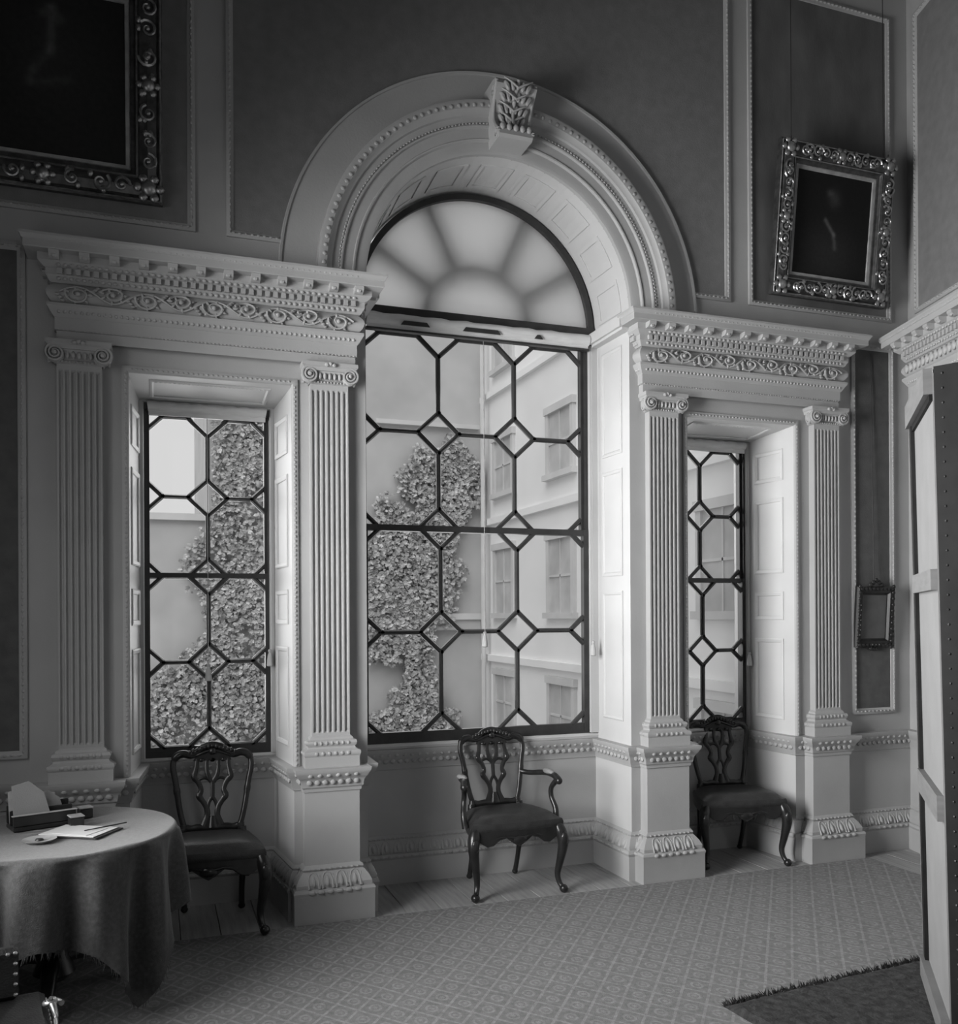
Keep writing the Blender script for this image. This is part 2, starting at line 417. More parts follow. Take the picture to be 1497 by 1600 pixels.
# centre panel round the arch
R4 = 1.354
a0 = math.asin((3.80 - ZC) / R4); xl, xr_, zb, zt = -1.61, 1.60, 3.80, 5.95
angs = sorted([pi - a0 - (pi - 2 * a0) * i / 64 for i in range(65)] + [atan2(zt - ZC, xl), atan2(zt - ZC, xr_)], reverse=True)
mm = MB(); prev = None
for a in angs:
    ca, sa = cos(a), sin(a); t = 1e9
    if ca > 1e-6: t = min(t, xr_ / ca)
    if ca < -1e-6: t = min(t, xl / ca)
    if sa > 1e-6: t = min(t, (zt - ZC) / sa)
    cur = ((R4 * ca, ZC + R4 * sa), (t * ca, ZC + t * sa))
    if prev: mm.prism([prev[0], cur[0], cur[1], prev[1]], -.004, .004, VT)
    prev = cur
# small corners left and right of the springing
for s, xx in ((-1, xl), (1, xr_)):
    mm.prism([(s * R4 * cos(a0), 3.80), (xx, 3.80), (xx, ZC + abs(xx) * math.tan(a0))][::1], -.004, .004, VT)
mm.build('panel_field', 'panel_cloth', wall)
pc = [(s[0], s[1]) for s in ((-1.343, 3.80), (xl, 3.80), (xl, zt), (xr_, zt), (xr_, 3.80), (1.343, 3.80))]
panel(None, pc, False, 'panel_moulding', None, parent=wall)
for x0, x1, fm in ((-3.08, -1.815, 'panel_cloth'), (1.79, 2.965, 'damask')):
    panel(rpath(x0, x1, 3.80, 5.95), rpath(x0, x1, 3.80, 5.95), True, 'panel_moulding', fm, parent=wall)
for s in (-1, 1):
    x0, x1 = sorted((s * 2.645, s * 2.985))
    panel(rpath(x0, x1, 1.0, 3.585), rpath(x0, x1, 1.0, 3.585), True, 'panel_moulding', 'panel_dark', parent=wall)
panel([(.13, 3.85), (.13, 5.95), (2.4, 5.95), (2.4, 3.85)], [(.13, 3.85), (.13, 5.95), (2.4, 5.95), (2.4, 3.85)], True, 'panel_moulding', 'panel_cloth', T=lambda a, b, h: RW(a, h, b), parent=wr)

# ------------------------------------------------------------------ arch surround: archivolt, outer band, soffit coffers, keystone
ar = thing('arch_surround', 'carved round arch with stepped mouldings framing the tall middle window', 'arch', (0, 0, ZC))
def ringpath(r, n=72): return arc(r, pi + .02, -.02, n)
# path travels left to right over the top: right-hand normal points to the centre, so offsets are negative outwards
AP = ringpath(1.0)
prof = [(.14, -.02), (.14, .028), (.125, .034), (.075, .036), (.068, .05), (.06, .052), (.055, .044), (-.0, .048), (-.006, .062), (-.014, .064), (-.02, .056), (-.062, .060), (-.068, .075), (-.085, .082), (-.098, .098), (-.13, .104), (-.147, .10), (-.147, .0)]
MB().mould(AP, prof, VT).build('archivolt', 'stone_paint', ar, smooth=35, world=True)
mm = MB().studs(ringpath(1.115), .036, 0, .103, (.013, .014, .007), VT)
mm.studs(ringpath(1.025), .026, 0, .062, (.009, .006, .005), VT)
mm.build('carved_leaf_moulding', 'stone_paint', ar, smooth=60, world=True, kind='stuff')
prof = [(.105, 0), (.105, .016), (-.085, .016), (-.088, .026), (-.10, .028), (-.104, .02), (-.104, 0)]
MB().mould(ringpath(1.25), prof, VT).build('outer_band', 'stile_paint', ar, smooth=35, world=True)
# coffers of the soffit
for i in range(9):
    c = pi * (i + .5) / 9; mm = MB(); hw = pi / 9 * .36
    for (b0, b1, y0, y1) in ((-hw, hw, .09, .115), (-hw, hw, .355, .38), (-hw, -hw + .03, .115, .355), (hw - .03, hw, .115, .355)):
        n = 6; v = []; f = []
        for j in range(n + 1):
            a = c + b0 + (b1 - b0) * j / n
            for yy in (y0, y1):
                for rr in (RO - .025 * yy + .002, RO - .025 * yy - .006): v.append((rr * cos(a), yy, ZC + rr * sin(a)))
        for j in range(n):
            q = j * 4
            for a_, b_ in ((0, 1), (1, 3), (3, 2), (2, 0)): f.append((q + a_, q + b_, q + 4 + b_, q + 4 + a_))
        mm.add(v, f)
    mm.build('soffit_panel', 'reveal_paint', ar, world=True)
# keystone console
ks = thing('keystone', 'scrolled keystone console carved with acanthus leaf on top of the arch', 'keystone', (0, -.1, 4.495))
yz = [(-.02, 4.53), (-.20, 4.53), (-.215, 4.55), (-.205, 4.60), (-.16, 4.635), (-.135, 4.68), (-.14, 4.74), (-.165, 4.80), (-.21, 4.85), (-.235, 4.90), (-.215, 4.945), (-.17, 4.955), (-.02, 4.955)]
yz = [(y, 4.495 + (z - 4.53) * .80) for y, z in yz]
mm = MB(); nq = len(yz); v = []
for s in (-1, 1):
    for y, z in yz: v.append((s * (.105 + (z - 4.495) * .07), y, z))
mm.add(v, [tuple(range(nq)), tuple(range(2 * nq - 1, nq - 1, -1))] + [(i, i + nq, (i + 1) % nq + nq, (i + 1) % nq) for i in range(nq)])
mm.build('console_block', 'stone_paint', ks, world=True)
kz = lambda z: 4.495 + (z - 4.53) * .80
for s in (-1, 1):      # rolled
    mm = MB()
    sp = [(s * (.112 + .015 * (i / 20)), -.17 - .05 * cos(i * .55) * (1 - i / 30), kz(4.885) + .05 * sin(i * .55) * (1 - i / 30)) for i in range(22)]
    mm.tube(sp, [.012, .006], 6, up=(1, 0, 0))
    sp = [(s * .108, -.175 - .035 * cos(i * .6) * (1 - i / 24), kz(4.57) + .033 * sin(i * .6) * (1 - i / 24)) for i in range(18)]
    mm.tube(sp, [.009, .005], 6, up=(1, 0, 0))
    mm.tube(cr([(s * .122, -.225, kz(4.93)), (s * .118, -.16, kz(4.80)), (s * .114, -.14, kz(4.70)), (s * .111, -.17, kz(4.63)), (s * .108, -.21, kz(4.58))], 5), .011, 6)
    mm.build('side_scroll', 'stone_paint', ks, smooth=60, world=True, kind='stuff')
mm = MB()
def kdepth(z):
    for (y0, z0), (y1, z1) in zip(yz[2:], yz[3:11]):
        if z0 <= z <= z1: return y0 + (y1 - y0) * (z - z0) / (z1 - z0)
    return -.2
for lv, (z, w, n) in enumerate(((kz(4.90), .10, 5), (kz(4.84), .115, 6), (kz(4.78), .11, 6), (kz(4.72), .10, 5), (kz(4.67), .08, 4), (kz(4.63), .05, 3))):
    for i in range(n):
        t = (i + .5) / n * 2 - 1; x = t * w * .85
        mm.ball((x, kdepth(z) - .008, z - .02 * abs(t)), (.015, .016, .034), 6, 4, X=(cos(t * .6), 0, -sin(t * .6)), Z=(sin(t * .6), 0, cos(t * .6)))
mm.tube(cr([(0, -.255, kz(4.93)), (0, -.185, kz(4.81)), (0, -.16, kz(4.72)), (0, -.185, kz(4.64))], 5), [.014, .008], 6)
for s in (-1, 1):
    for i in range(4): mm.tube(cr([(0, kdepth(kz(4.9 - .06 * i)) - .02, kz(4.87 - .06 * i)), (s * .05, kdepth(kz(4.9 - .06 * i)) - .03, kz(4.90 - .06 * i)), (s * .09, kdepth(kz(4.9 - .06 * i)) - .02, kz(4.93 - .06 * i))], 4), [.009, .004], 5)
for i in range(5): mm.ball((-.084 + .042 * i, -.212, kz(4.605)), (.018, .012, .022), 6, 4)
mm.build('acanthus_leaf', 'stone_paint', ks, smooth=60, world=True, kind='stuff')

# ------------------------------------------------------------------ pilasters
def make_pilaster(cx, label):
    t = thing('pilaster', label, 'pilaster', (cx, 0, 0), 0, 'fluted pilasters of the window wall')
    wd, yd = .154, .085
    P3 = [(-wd, .0), (-wd, -yd), (wd, -yd), (wd, .0)]
    MB().box(-wd, wd, -yd, .0, 0, .85).build('pedestal_die', 'stone_paint', t)
    pl = [(0, 0), (.070, 0), (.070, .160), (.072, .165), (.074, .176), (.068, .19), (.056, .194), (.058, .215), (.043, .245), (.022, .272), (.012, .278), (.018, .29), (.012, .302), (0, .31)]
    MB().mould(P3, [(o * .62 if False else o, h) for o, h in pl], HZ).build('pedestal_plinth', 'stone_paint', t, smooth=30)
    mm = MB().studs(P3, .055, .073, .177, (.021, .010, .013), HZ, n=8)
    mm.leaves(P3, .082, .043, .236, (.028, .016, .040), HZ, tilt=.6)
    mm.studs([(p[0] + .0425 * 0, p[1]) for p in P3], .03, .016, .29, (.011, .008, .007), HZ)
    mm.build('carved_leaf_moulding', 'stone_paint', t, smooth=60, kind='stuff')
    cp = [(0, .715), (.008, .718), (.01, .735), (.018, .745), (.022, .775), (.034, .797), (.038, .80), (.048, .82), (.056, .832), (.058, .85), (0, .853)]
    MB().mould(P3, cp, HZ).build('pedestal_cap', 'stone_paint', t, smooth=30)
    mm = MB().studs(P3, .044, .026, .772, (.018, .009, .016), HZ, n=7); mm.studs(P3, .052, .044, .813, (.016, .009, .012), HZ)
    mm.build('carved_cap_moulding', 'stone_paint', t, smooth=60, kind='stuff')
    # attic base
    ws, ys = .107, .055
    S3 = [(-ws, 0), (-ws, -ys), (ws, -ys), (ws, 0)]
    bs = [(0, .85), (.046, .85), (.046, .912), (.05, .918), (.053, .93), (.05, .942), (.036, .948), (.026, .955), (.024, .965), (.03, .972), (.034, .985), (.030, .998), (.016, 1.004), (.012, 1.015), (0, 1.025)]
    MB().mould(S3, bs, HZ).build('base', 'stone_paint', t, smooth=30)
    mm = MB().studs(S3, .036, .050, .930, (.015, .008, .012), HZ); mm.studs(S3, .03, .031, .985, (.011, .008, .012), HZ)
    mm.build('carved_base_moulding', 'stone_paint', t, smooth=60, kind='stuff')
    # fluted shaft
    n = 7; fil = .0085; fw = (2 * ws - fil * (n + 1)) / n
    def prof(dep):
        p = [(-ws, 0), (-ws, -ys)]; x = -ws + fil
        for i in range(n):
            for j in range(7):
                a = pi * j / 6; p.append((x + fw * (1 - cos(a)) / 2, -ys + dep * sin(a)))
            x += fw + fil
        return p + [(ws, -ys), (ws, 0)]
    mm = MB(); levels = [(1.02, 0), (1.04, 0), (1.05, .015), (2.955, .015), (2.965, 0), (2.995, 0)]
    rows = [[(x, y, z) for x, y in prof(d)] for z, d in levels]; q = len(rows[0])
    mm.add([p for r in rows for p in r], [(i * q + k, i * q + k + 1, (i + 1) * q + k + 1, (i + 1) * q + k) for i in range(len(rows) - 1) for k in range(q - 1)])
    mm.build('fluted_shaft', 'stone_paint', t, smooth=40)
    # ionic capital
    mm = MB(); A3 = [(-ws - .005, 0), (-ws - .005, -ys), (ws + .005, -ys), (ws + .005, 0)]
    mm.mould(A3, [(0, 2.995), (.008, 3.0), (.008, 3.012), (.004, 3.016), (.02, 3.05), (.024, 3.066), (0, 3.068)], HZ)
    mm.mould(A3, [(0, 3.066), (.034, 3.066), (.036, 3.085), (.044, 3.092), (.044, 3.112), (0, 3.113)], HZ)
    mm.build('capital', 'stone_paint', t, smooth=35)
    mm = MB()
    for s in (-1, 1):
        c = (s * .112, 3.043)
        for face in (0, 1):
            pts = []
            for i in range(40):
                a = pi / 2 + s * -(i * .40) ; r = .047 * (1 - i / 46)
                if face == 0: pts.append((c[0] + r * cos(a), -ys - .030 - .012 * (i / 40), c[1] + r * sin(a)))
                else: pts.append((s * (ws + .034 + .008 * (i / 40)), -ys + .012 - r * cos(a) * s * .6, c[1] + r * sin(a)))
            mm.tube(pts, [.0085, .004], 6, up=(0, 1, 0) if face == 0 else (1, 0, 0))
        d = MB().lathe([(.012, -.014), (.045, -.010), (.047, .02), (.03, .03), (.0, .03)], n=14)
        mm.add([(c[0] + p[0], -ys - .008 - p[2] + .012, c[1] + p[1]) for p in d.v], d.f)
        mm.ball((c[0], -ys - .046, c[1]), (.011, .008, .011), 8, 5)
    mm.tube([(-.112, -ys - .03, 3.086), (0, -ys - .028, 3.078), (.112, -ys - .03, 3.086)], .007, 6)
    mm.build('volute', 'stone_paint', t, smooth=60)
    mm = MB()
    for i in range(5): mm.ball((-.055 + .0275 * i, -ys - .022, 3.038), (.0105, .012, .02), 7, 5)
    for i in range(12): mm.ball((-.1 + .0182 * i, -ys - .014, 3.006), (.007, .006, .006), 6, 4)
    for i in range(3): mm.ball((-.02 + .02 * i, -ys - .05, 3.096 + .006 * (i == 1)), (.014, .012, .012), 6, 4)
    mm.build('egg_moulding', 'stone_paint', t, smooth=60, kind='stuff')
    return t
pil = make_pilaster(-2.37, 'shadowed fluted pilaster with Ionic capital, left of the left window behind the table')
for cx, lb in ((-1.08, 'fluted Ionic pilaster on pedestal between the left window and the arched window'),
               (1.08, 'fluted Ionic pilaster on pedestal between the arched window and the right window'),
               (2.37, 'fluted Ionic pilaster right of the right window, beside the small framed picture')):
    dup(pil, (cx, 0, 0), lb)

# ------------------------------------------------------------------ entablatures
def vine(mb, x0, x1, zc, amp, put):
    """running acanthus scroll: wave stem, spirals and leaves; put(x, z, relief) -> point"""
    n = max(2, int(round((x1 - x0) / .17))); st = (x1 - x0) / n
    pts = [put(x0 + (x1 - x0) * i / (n * 8), zc + amp * .75 * sin(pi * i / 8), .012) for i in range(n * 8 + 1)]
    mb.tube(pts, .006, 5)
    for k in range(n):
        sg = 1 if k % 2 == 0 else -1; cx = x0 + st * (k + .5); cz = zc - sg * amp * .12
        sp = [put(cx + (.062 - .0025 * i) * cos(.42 * i * sg + pi * .9), cz + (amp * .95 - amp * .038 * i) * sin(.42 * i * sg + pi * .9), .016) for i in range(22)]
        mb.tube(sp, [.007, .004], 5)
        mb.ball(put(cx, cz, .016), (.013, .01, .013), 6, 4)
        for j in range(7):
            a = 2 * pi * j / 7 + k
            mb.ball(put(cx + .058 * cos(a), cz + amp * .72 * sin(a), .008), (.017, .009, .008), 5, 4, X=(cos(a), 0, sin(a)), Z=(-sin(a), 0, cos(a)))
        for j in range(3):
            mb.ball(put(x0 + st * k + .012 * (j - 1), zc - sg * amp * (.3 + .25 * j), .01), (.013, .009, .009), 5, 4)
def entab(name, label, path, T, cut, parent_loc, xr, yface):
    """full entablature along a plan path: architrave, swelling frieze, dentils, modillions, corona"""
    t = thing('entablature', label, 'entablature', parent_loc)
    b = dict(world=True)
    MB().mould(path, [(0, 3.113), (0, 3.165), (.008, 3.168), (.008, 3.232), (.014, 3.236), (.03, 3.262), (.042, 3.282), (.042, 3.296), (0, 3.298)], T).build('architrave', 'stone_paint', t, smooth=30, **b)
    mm = MB().studs(path, .027, .026, 3.258, (.010, .008, .011), T); mm.studs(path, .02, .010, 3.168, (.008, .004, .004), T)
    mm.build('carved_architrave_moulding', 'stone_paint', t, smooth=60, kind='stuff', **b)
    fr = [(0, 3.296)] + [(.012 + .034 * sin(pi * i / 8), 3.298 + .104 * i / 8) for i in range(9)] + [(0, 3.403)]
    MB().mould(path, fr, T).build('frieze', 'stone_paint', t, smooth=40, **b)
    mm = MB()
    if xr:
        def put(x, z, r):
            s = min(max((z - 3.298) / .104, 0), 1); return (x, yface - (.010 + .034 * sin(pi * s)) - r, z)
        vine(mm, xr[0] + .02, xr[1] - .02, 3.350, .046, put)
    else: mm.studs(path, .05, .045, 3.35, (.02, .014, .034), T)
    mm.build('scrolling_foliage', 'stone_paint', t, smooth=60, kind='stuff', **b)
    MB().mould(path, [(0, 3.402), (.022, 3.402), (.03, 3.408), (.042, 3.43), (.046, 3.434), (.046, 3.468), (.056, 3.472), (.075, 3.49), (.08, 3.494), (.08, 3.530), (.135, 3.532), (.138, 3.536), (.138, 3.568), (.144, 3.572), (.15, 3.586), (.155, 3.590), (.155, 3.602), (0, 3.604)], T).build('cornice', 'stone_paint', t, smooth=30, **b)
    mm = MB().studs(path, .03, .040, 3.420, (.012, .007, .010), T); mm.studs(path, .032, .068, 3.481, (.013, .009, .009), T)
    mm.studs(path, .03, .142, 3.577, (.012, .006, .007), T)
    mm.build('egg_and_dart', 'stone_paint', t, smooth=60, kind='stuff', **b)
    mm = MB(); md = []
    for (a, c), (d, e) in zip(path, path[1:]):
        L = hypot(d - a, e - c)
        if L < .04: continue
        u = ((d - a) / L, (e - c) / L); nn = rnorm((a, c), (d, e)); k = int(L / .042) if L > .3 else 2
        for i in range(k):
            q = L * (i + .5) / k
            pr = [(a + u[0] * (q + s) + nn[0] * o, c + u[1] * (q + s) + nn[1] * o) for s, o in ((-.012, .044), (.012, .044), (.012, .064), (-.012, .064))]
            mm.prism(pr, 3.437, 3.467, T)
        if L > .3:
            k = int(round(L / .135))
            for i in range(k + 1): md.append((a + u[0] * L * i / k, c + u[1] * L * i / k, u, nn))
    mm.build('dentils', 'stone_paint', t, kind='stuff', **b)
    return t, md
def modillions(t, md, T):
    for a, c, u, nn in md:
        mm = MB(); sd = [(.078, 3.496), (.10, 3.496), (.118, 3.503), (.130, 3.515), (.133, 3.531), (.078, 3.531)]; w = .024; v = []
        for s in (-w, w):
            for o, h in sd: v.append(T(a + u[0] * s + nn[0] * o, c + u[1] * s + nn[1] * o, h))
        k = len(sd); mm.add(v, [tuple(range(k)), tuple(range(2 * k - 1, k - 1, -1))] + [(i, i + k, (i + 1) % k + k, (i + 1) % k) for i in range(k)])
        bl = MB().ball((0, 0, 0), (.016, .012, .014), 6, 4)
        mm.add([T(a + u[0] * p[0] + nn[0] * (.118 + p[1]), c + u[1] * p[0] + nn[1] * (.118 + p[1]), 3.508 + p[2]) for p in bl.v], bl.f)
        mm.build('modillion', 'stone_paint', t, world=True)
for s, lb in ((-1, 'long carved entablature with dentils and scroll frieze over the left window'), (1, 'carved entablature with dentils and scroll frieze over the right window')):
    x0, x1 = sorted((s * 2.477, s * .93))
    t, md = entab('entablature', lb, [(x0, 0), (x0, -.05), (x1, -.05), (x1, 0)], HZ, None, ((x0 + x1) / 2, 0, 3.113), (x0, x1), -.05)
    modillions(t, md, HZ)
# entablature of the right wall, its end beside the corner
RT = lambda a, b, h: RW(a, -b, h)
e0 = .24
t, md = entab('entablature', 'carved entablature end on the right wall above the folding screen', [(e0 + .16, 0), (e0 + .16, -.2), (3.2, -.2), (3.2, 0)], RT, None, RW(e0, 0, 3.113), None, 0)
modillions(t, md, RT)
t2 = thing('door_surround', 'carved door surround on the right wall, mostly behind the folding screen', 'door case', RW(.6, 0, 0))
MB().prism([(.44, 0), (.44, -.16), (.74, -.16), (.74, 0)], 0, 3.113, RT).build('jamb', 'stone_paint', t2, world=True)
mm = MB()
for i in range(9): 
    a = i * .7
    mm.ball(RW(.60 + .05 * cos(a), .19, 3.0 - .055 * i), (.04, .04, .05), 6, 4)
    mm.tube([RW(.52 + .02 * sin(i), .18, 3.02 - .055 * i), RW(.60, .22, 2.99 - .055 * i), RW(.69, .18, 3.02 - .055 * i)], [.012, .018, .01], 6)
mm.build('carved_foliage', 'stone_paint', t2, smooth=60, world=True, kind='stuff')
# impost blocks carrying the cornice line through the middle reveal
m = MB()
for s in (-1, 1):
    x0, x1 = sorted((s * .78, s * .86)); m.box(x0, x1, -.02, .41, 3.532, 3.602)
    x0, x1 = sorted((s * .80, s * .86)); m.box(x0, x1, -.015, .41, 3.515, 3.532)
m.build('trim_3', 'reveal_paint', kind='structure')
# paint linings of the reveals: thin boards with raised panels on the jambs
def jamb_panels(parent, x0, x1, y0, y1, zs, name='shutter_panel', th=.012, side=1):
    """raised panels on a jamb running from (x0, y0) to (x1, y1) in plan; side = sign of the way they face in x"""
    d = Vector((x1 - x0, y1 - y0, 0)); L = d.length; d /= L; n = Vector((-d.y, d.x, 0))
    if n.x * side < 0: n = -n
    T = lambda a, b, h: tuple(Vector((x0, y0, 0)) + d * a + n * h + Vector((0, 0, b)))
    for z0, z1 in zs:
        mm = MB(); r = [(.16 * L, z0), (.16 * L, z1), (.84 * L, z1), (.84 * L, z0)]
        mm.mould(r, [(0, -.006), (0, th), (.008, th + .003), (.02, th), (.026, .001), (.03, -.006)], T, closed=True)
        mm.build(name, 'reveal_paint', parent)

# ------------------------------------------------------------------ windows
def clip(poly, x0, x1, z0, z1):
    def cut(P, ins, inter):
        out = []
        for i in range(len(P)):
            a, b = P[i - 1], P[i]
            if ins(b):
                if not ins(a): out.append(inter(a, b))
                out.append(b)
            elif ins(a): out.append(inter(a, b))
        return out
    ix = lambda c: (lambda a, b: (c, a[1] + (b[1] - a[1]) * (c - a[0]) / (b[0] - a[0])))
    iz = lambda c: (lambda a, b: (a[0] + (b[0] - a[0]) * (c - a[1]) / (b[1] - a[1]), c))
    for ins, it in ((lambda p: p[0] >= x0, ix(x0)), (lambda p: p[0] <= x1, ix(x1)), (lambda p: p[1] >= z0, iz(z0)), (lambda p: p[1] <= z1, iz(z1))):
        if poly: poly = cut(poly, ins, it)
    return poly
def area2(P): return abs(sum(P[i - 1][0] * P[i][1] - P[i][0] * P[i - 1][1] for i in range(len(P)))) / 2 if P else 0
def segclip(a, b, x0, x1, z0, z1):
    t0, t1 = 0., 1.; dx, dz = b[0] - a[0], b[1] - a[1]
    for p, q in ((-dx, a[0] - x0), (dx, x1 - a[0]), (-dz, a[1] - z0), (dz, z1 - a[1])):
        if abs(p) < 1e-9:
            if q < -1e-9: return None
            continue
        r = q / p
        if p < 0: t0 = max(t0, r)
        else: t1 = min(t1, r)
    if t1 - t0 < .02: return None
    return (a[0] + dx * t0, a[1] + dz * t0), (a[0] + dx * t1, a[1] + dz * t1)
def sash(parent, name, x0, x1, z0, z1, y, lx, lz, hw, hh, bar, st, rl):
    """one sash: stiles and rails, lead-black octagon glazing bars, every pane of its own.
    lx, lz: the lattice lines (diamond centres); stiles of width st, rails (bottom, top) rl"""
    fr = MB(); V = lambda a, b, h: (a, y - h, b)
    fr.box(x0, x0 + st, y - .022, y + .022, z0, z1); fr.box(x1 - st, x1, y - .022, y + .022, z0, z1)
    fr.box(x0 + st * .5, x1 - st * .5, y - .019, y + .019, z0 + .001, z0 + rl[0]); fr.box(x0 + st * .5, x1 - st * .5, y - .019, y + .019, z1 - rl[1], z1 - .001)
    S = fr.build(name, 'sash_wood', parent)
    cx0, cx1, cz0, cz1 = x0 + st - .006, x1 - st + .006, z0 + rl[0] - .006, z1 - rl[1] + .006
    segs = []
    for i, X in enumerate(lx):
        for j, Z in enumerate(lz):
            d = [(X - hw, Z), (X, Z + hh), (X + hw, Z), (X, Z - hh)]
            segs.append([(d[k], d[(k + 1) % 4]) for k in range(4)])
            if i < len(lx) - 1: segs.append([((X + hw, Z), (lx[i + 1] - hw, Z))])
            if j < len(lz) - 1: segs.append([((X, Z + hh), (X, lz[j + 1] - hh))])
            P = clip(d, cx0, cx1, cz0, cz1)
            if area2(P) > .0004: MB().prism(P, -.002, .002, V).build('pane', 'glass', S)
            if i < len(lx) - 1 and j < len(lz) - 1:
                X2, Z2 = lx[i + 1], lz[j + 1]
                oc = [(X + hw, Z), (X2 - hw, Z), (X2, Z + hh), (X2, Z2 - hh), (X2 - hw, Z2), (X + hw, Z2), (X, Z2 - hh), (X, Z + hh)]
                P = clip(oc, cx0, cx1, cz0, cz1)
                if area2(P) > .0004: MB().prism(P, -.002, .002, V).build('pane', 'glass', S)
    for g in segs:
        mm = MB()
        for a, b in g:
            q = segclip(a, b, cx0, cx1, cz0, cz1)
            if not q: continue
            a, b = q; dx, dz = b[0] - a[0], b[1] - a[1]; L = hypot(dx, dz); dx /= L; dz /= L; e = bar * .42; w = bar / 2
            a = (a[0] - dx * e, a[1] - dz * e); b = (b[0] + dx * e, b[1] + dz * e); nx, nz = -dz * w, dx * w
            prof = [(a[0] + nx, a[1] + nz), (b[0] + nx, b[1] + nz), (b[0] - nx, b[1] - nz), (a[0] - nx, a[1] - nz)]
            n2 = .45; p2 = [(a[0] + nx * n2, a[1] + nz * n2), (b[0] + nx * n2, b[1] + nz * n2), (b[0] - nx * n2, b[1] - nz * n2), (a[0] - nx * n2, a[1] - nz * n2)]
            v = [V(*p, -.012) for p in prof] + [V(*p, .004) for p in prof] + [V(*p, .02) for p in p2]
            f = [(3, 2, 1, 0), (8, 9, 10, 11)]
            for k in (0, 4): f += [(k + i, k + (i + 1) % 4, k + 4 + (i + 1) % 4, k + 4 + i) for i in range(4)]
            mm.add(v, f)
        if mm.v: mm.build('glazing_bar', 'sash_wood', S)
    return S
def tassel(t, x, y, z, cord_top):
    MB().tube([(x, y, cord_top), (x, y, z)], .0022, 5, up=(1, 0, 0)).build('cord', 'cord', t, world=True)
    mm = MB().lathe([(.002, .0), (.010, -.004), (.012, -.014), (.007, -.022), (.012, -.03), (.017, -.06), (.020, -.10), (.014, -.104)], (x, y, z), 10)
    mm.build('tassel', 'cord', t, smooth=50, world=True)
# --- middle window
w2 = MB()
for s in (-1, 1):
    a, b = sorted((s * .770, s * .848)); w2.box(a, b, .455, .53, .89, 3.66)
w2.box(-.84, .84, .452, .527, .877, .915); w2.box(-.84, .84, .44, .527, 3.60, 3.655)
w2 = w2.build('window_2', 'sash_wood', kind='structure')
MB().mould([(-.85, .47), (.85, .47)], [(0, .852), (.03, .852), (.036, .868), (.03, .884), (.0, .888)], HZ).build('sill', 'reveal_paint', w2)
for s in (-1, 1):
    mm = MB(); a, b = sorted((s * .79, s * .852)); mm.box(a, b, .425, .456, .89, 3.53); mm.build('staff_bead', 'reveal_paint', w2)
LX = [-.798, -.266, .266, .798]
sash(w2, 'upper_sash', -.785, .785, 2.235, 3.60, .505, LX, [2.257, 2.882, 3.507], .14, .13, .030, .035, (.04, .035))
sash(w2, 'lower_sash', -.785, .785, .905, 2.275, .470, LX, [.935, 1.590, 2.257], .14, .13, .030, .035, (.05, .04))
# fanlight: arched frame, fan of bars outside, pulled-down cloth screen inside
mm = MB().mould(arc(.818, pi, 0, 48), [(.022, -.53), (.022, -.445), (-.016, -.445), (-.016, -.53)], VT); mm.build('fanlight_frame', 'sash_wood', w2, smooth=40)
n = 40; v = [(0, .478, 3.63)] + [(.80 * cos(pi * i / n), .478, ZC + .012 + .80 * sin(pi * i / n)) for i in range(n + 1)]
MB().add(v, [(0, i + 1, i + 2) for i in range(n)]).build('fanlight_screen', 'screen_cloth', w2)
for ang in (32, 65, 115, 148):
    a = radians(ang)
    MB().tube([(.34 * cos(a), .556, ZC + .34 * sin(a)), (.82 * cos(a), .556, ZC + .82 * sin(a))], .056, 8).build('fanlight_bar', 'sash_wood', w2)
MB().tube([(.36 * cos(pi * i / 24), .556, ZC + .36 * sin(pi * i / 24)) for i in range(25)], .056, 8).build('fanlight_bar', 'sash_wood', w2)
v = [(0, .61, 3.63)] + [(.83 * cos(pi * i / n), .61, ZC + .83 * sin(pi * i / n)) for i in range(n + 1)]
MB().add(v, [(0, i + 1, i + 2) for i in range(n)]).build('pane', 'glass', w2)
jamb_panels(w2, .859, .849, .03, .42, [(2.75, 3.45), (1.95, 2.65), (1.0, 1.85)], 'jamb_panel', .006, -1)
jamb_panels(w2, -.859, -.849, .03, .42, [(2.75, 3.45), (1.95, 2.65), (1.0, 1.85)], 'jamb_panel', .006, 1)
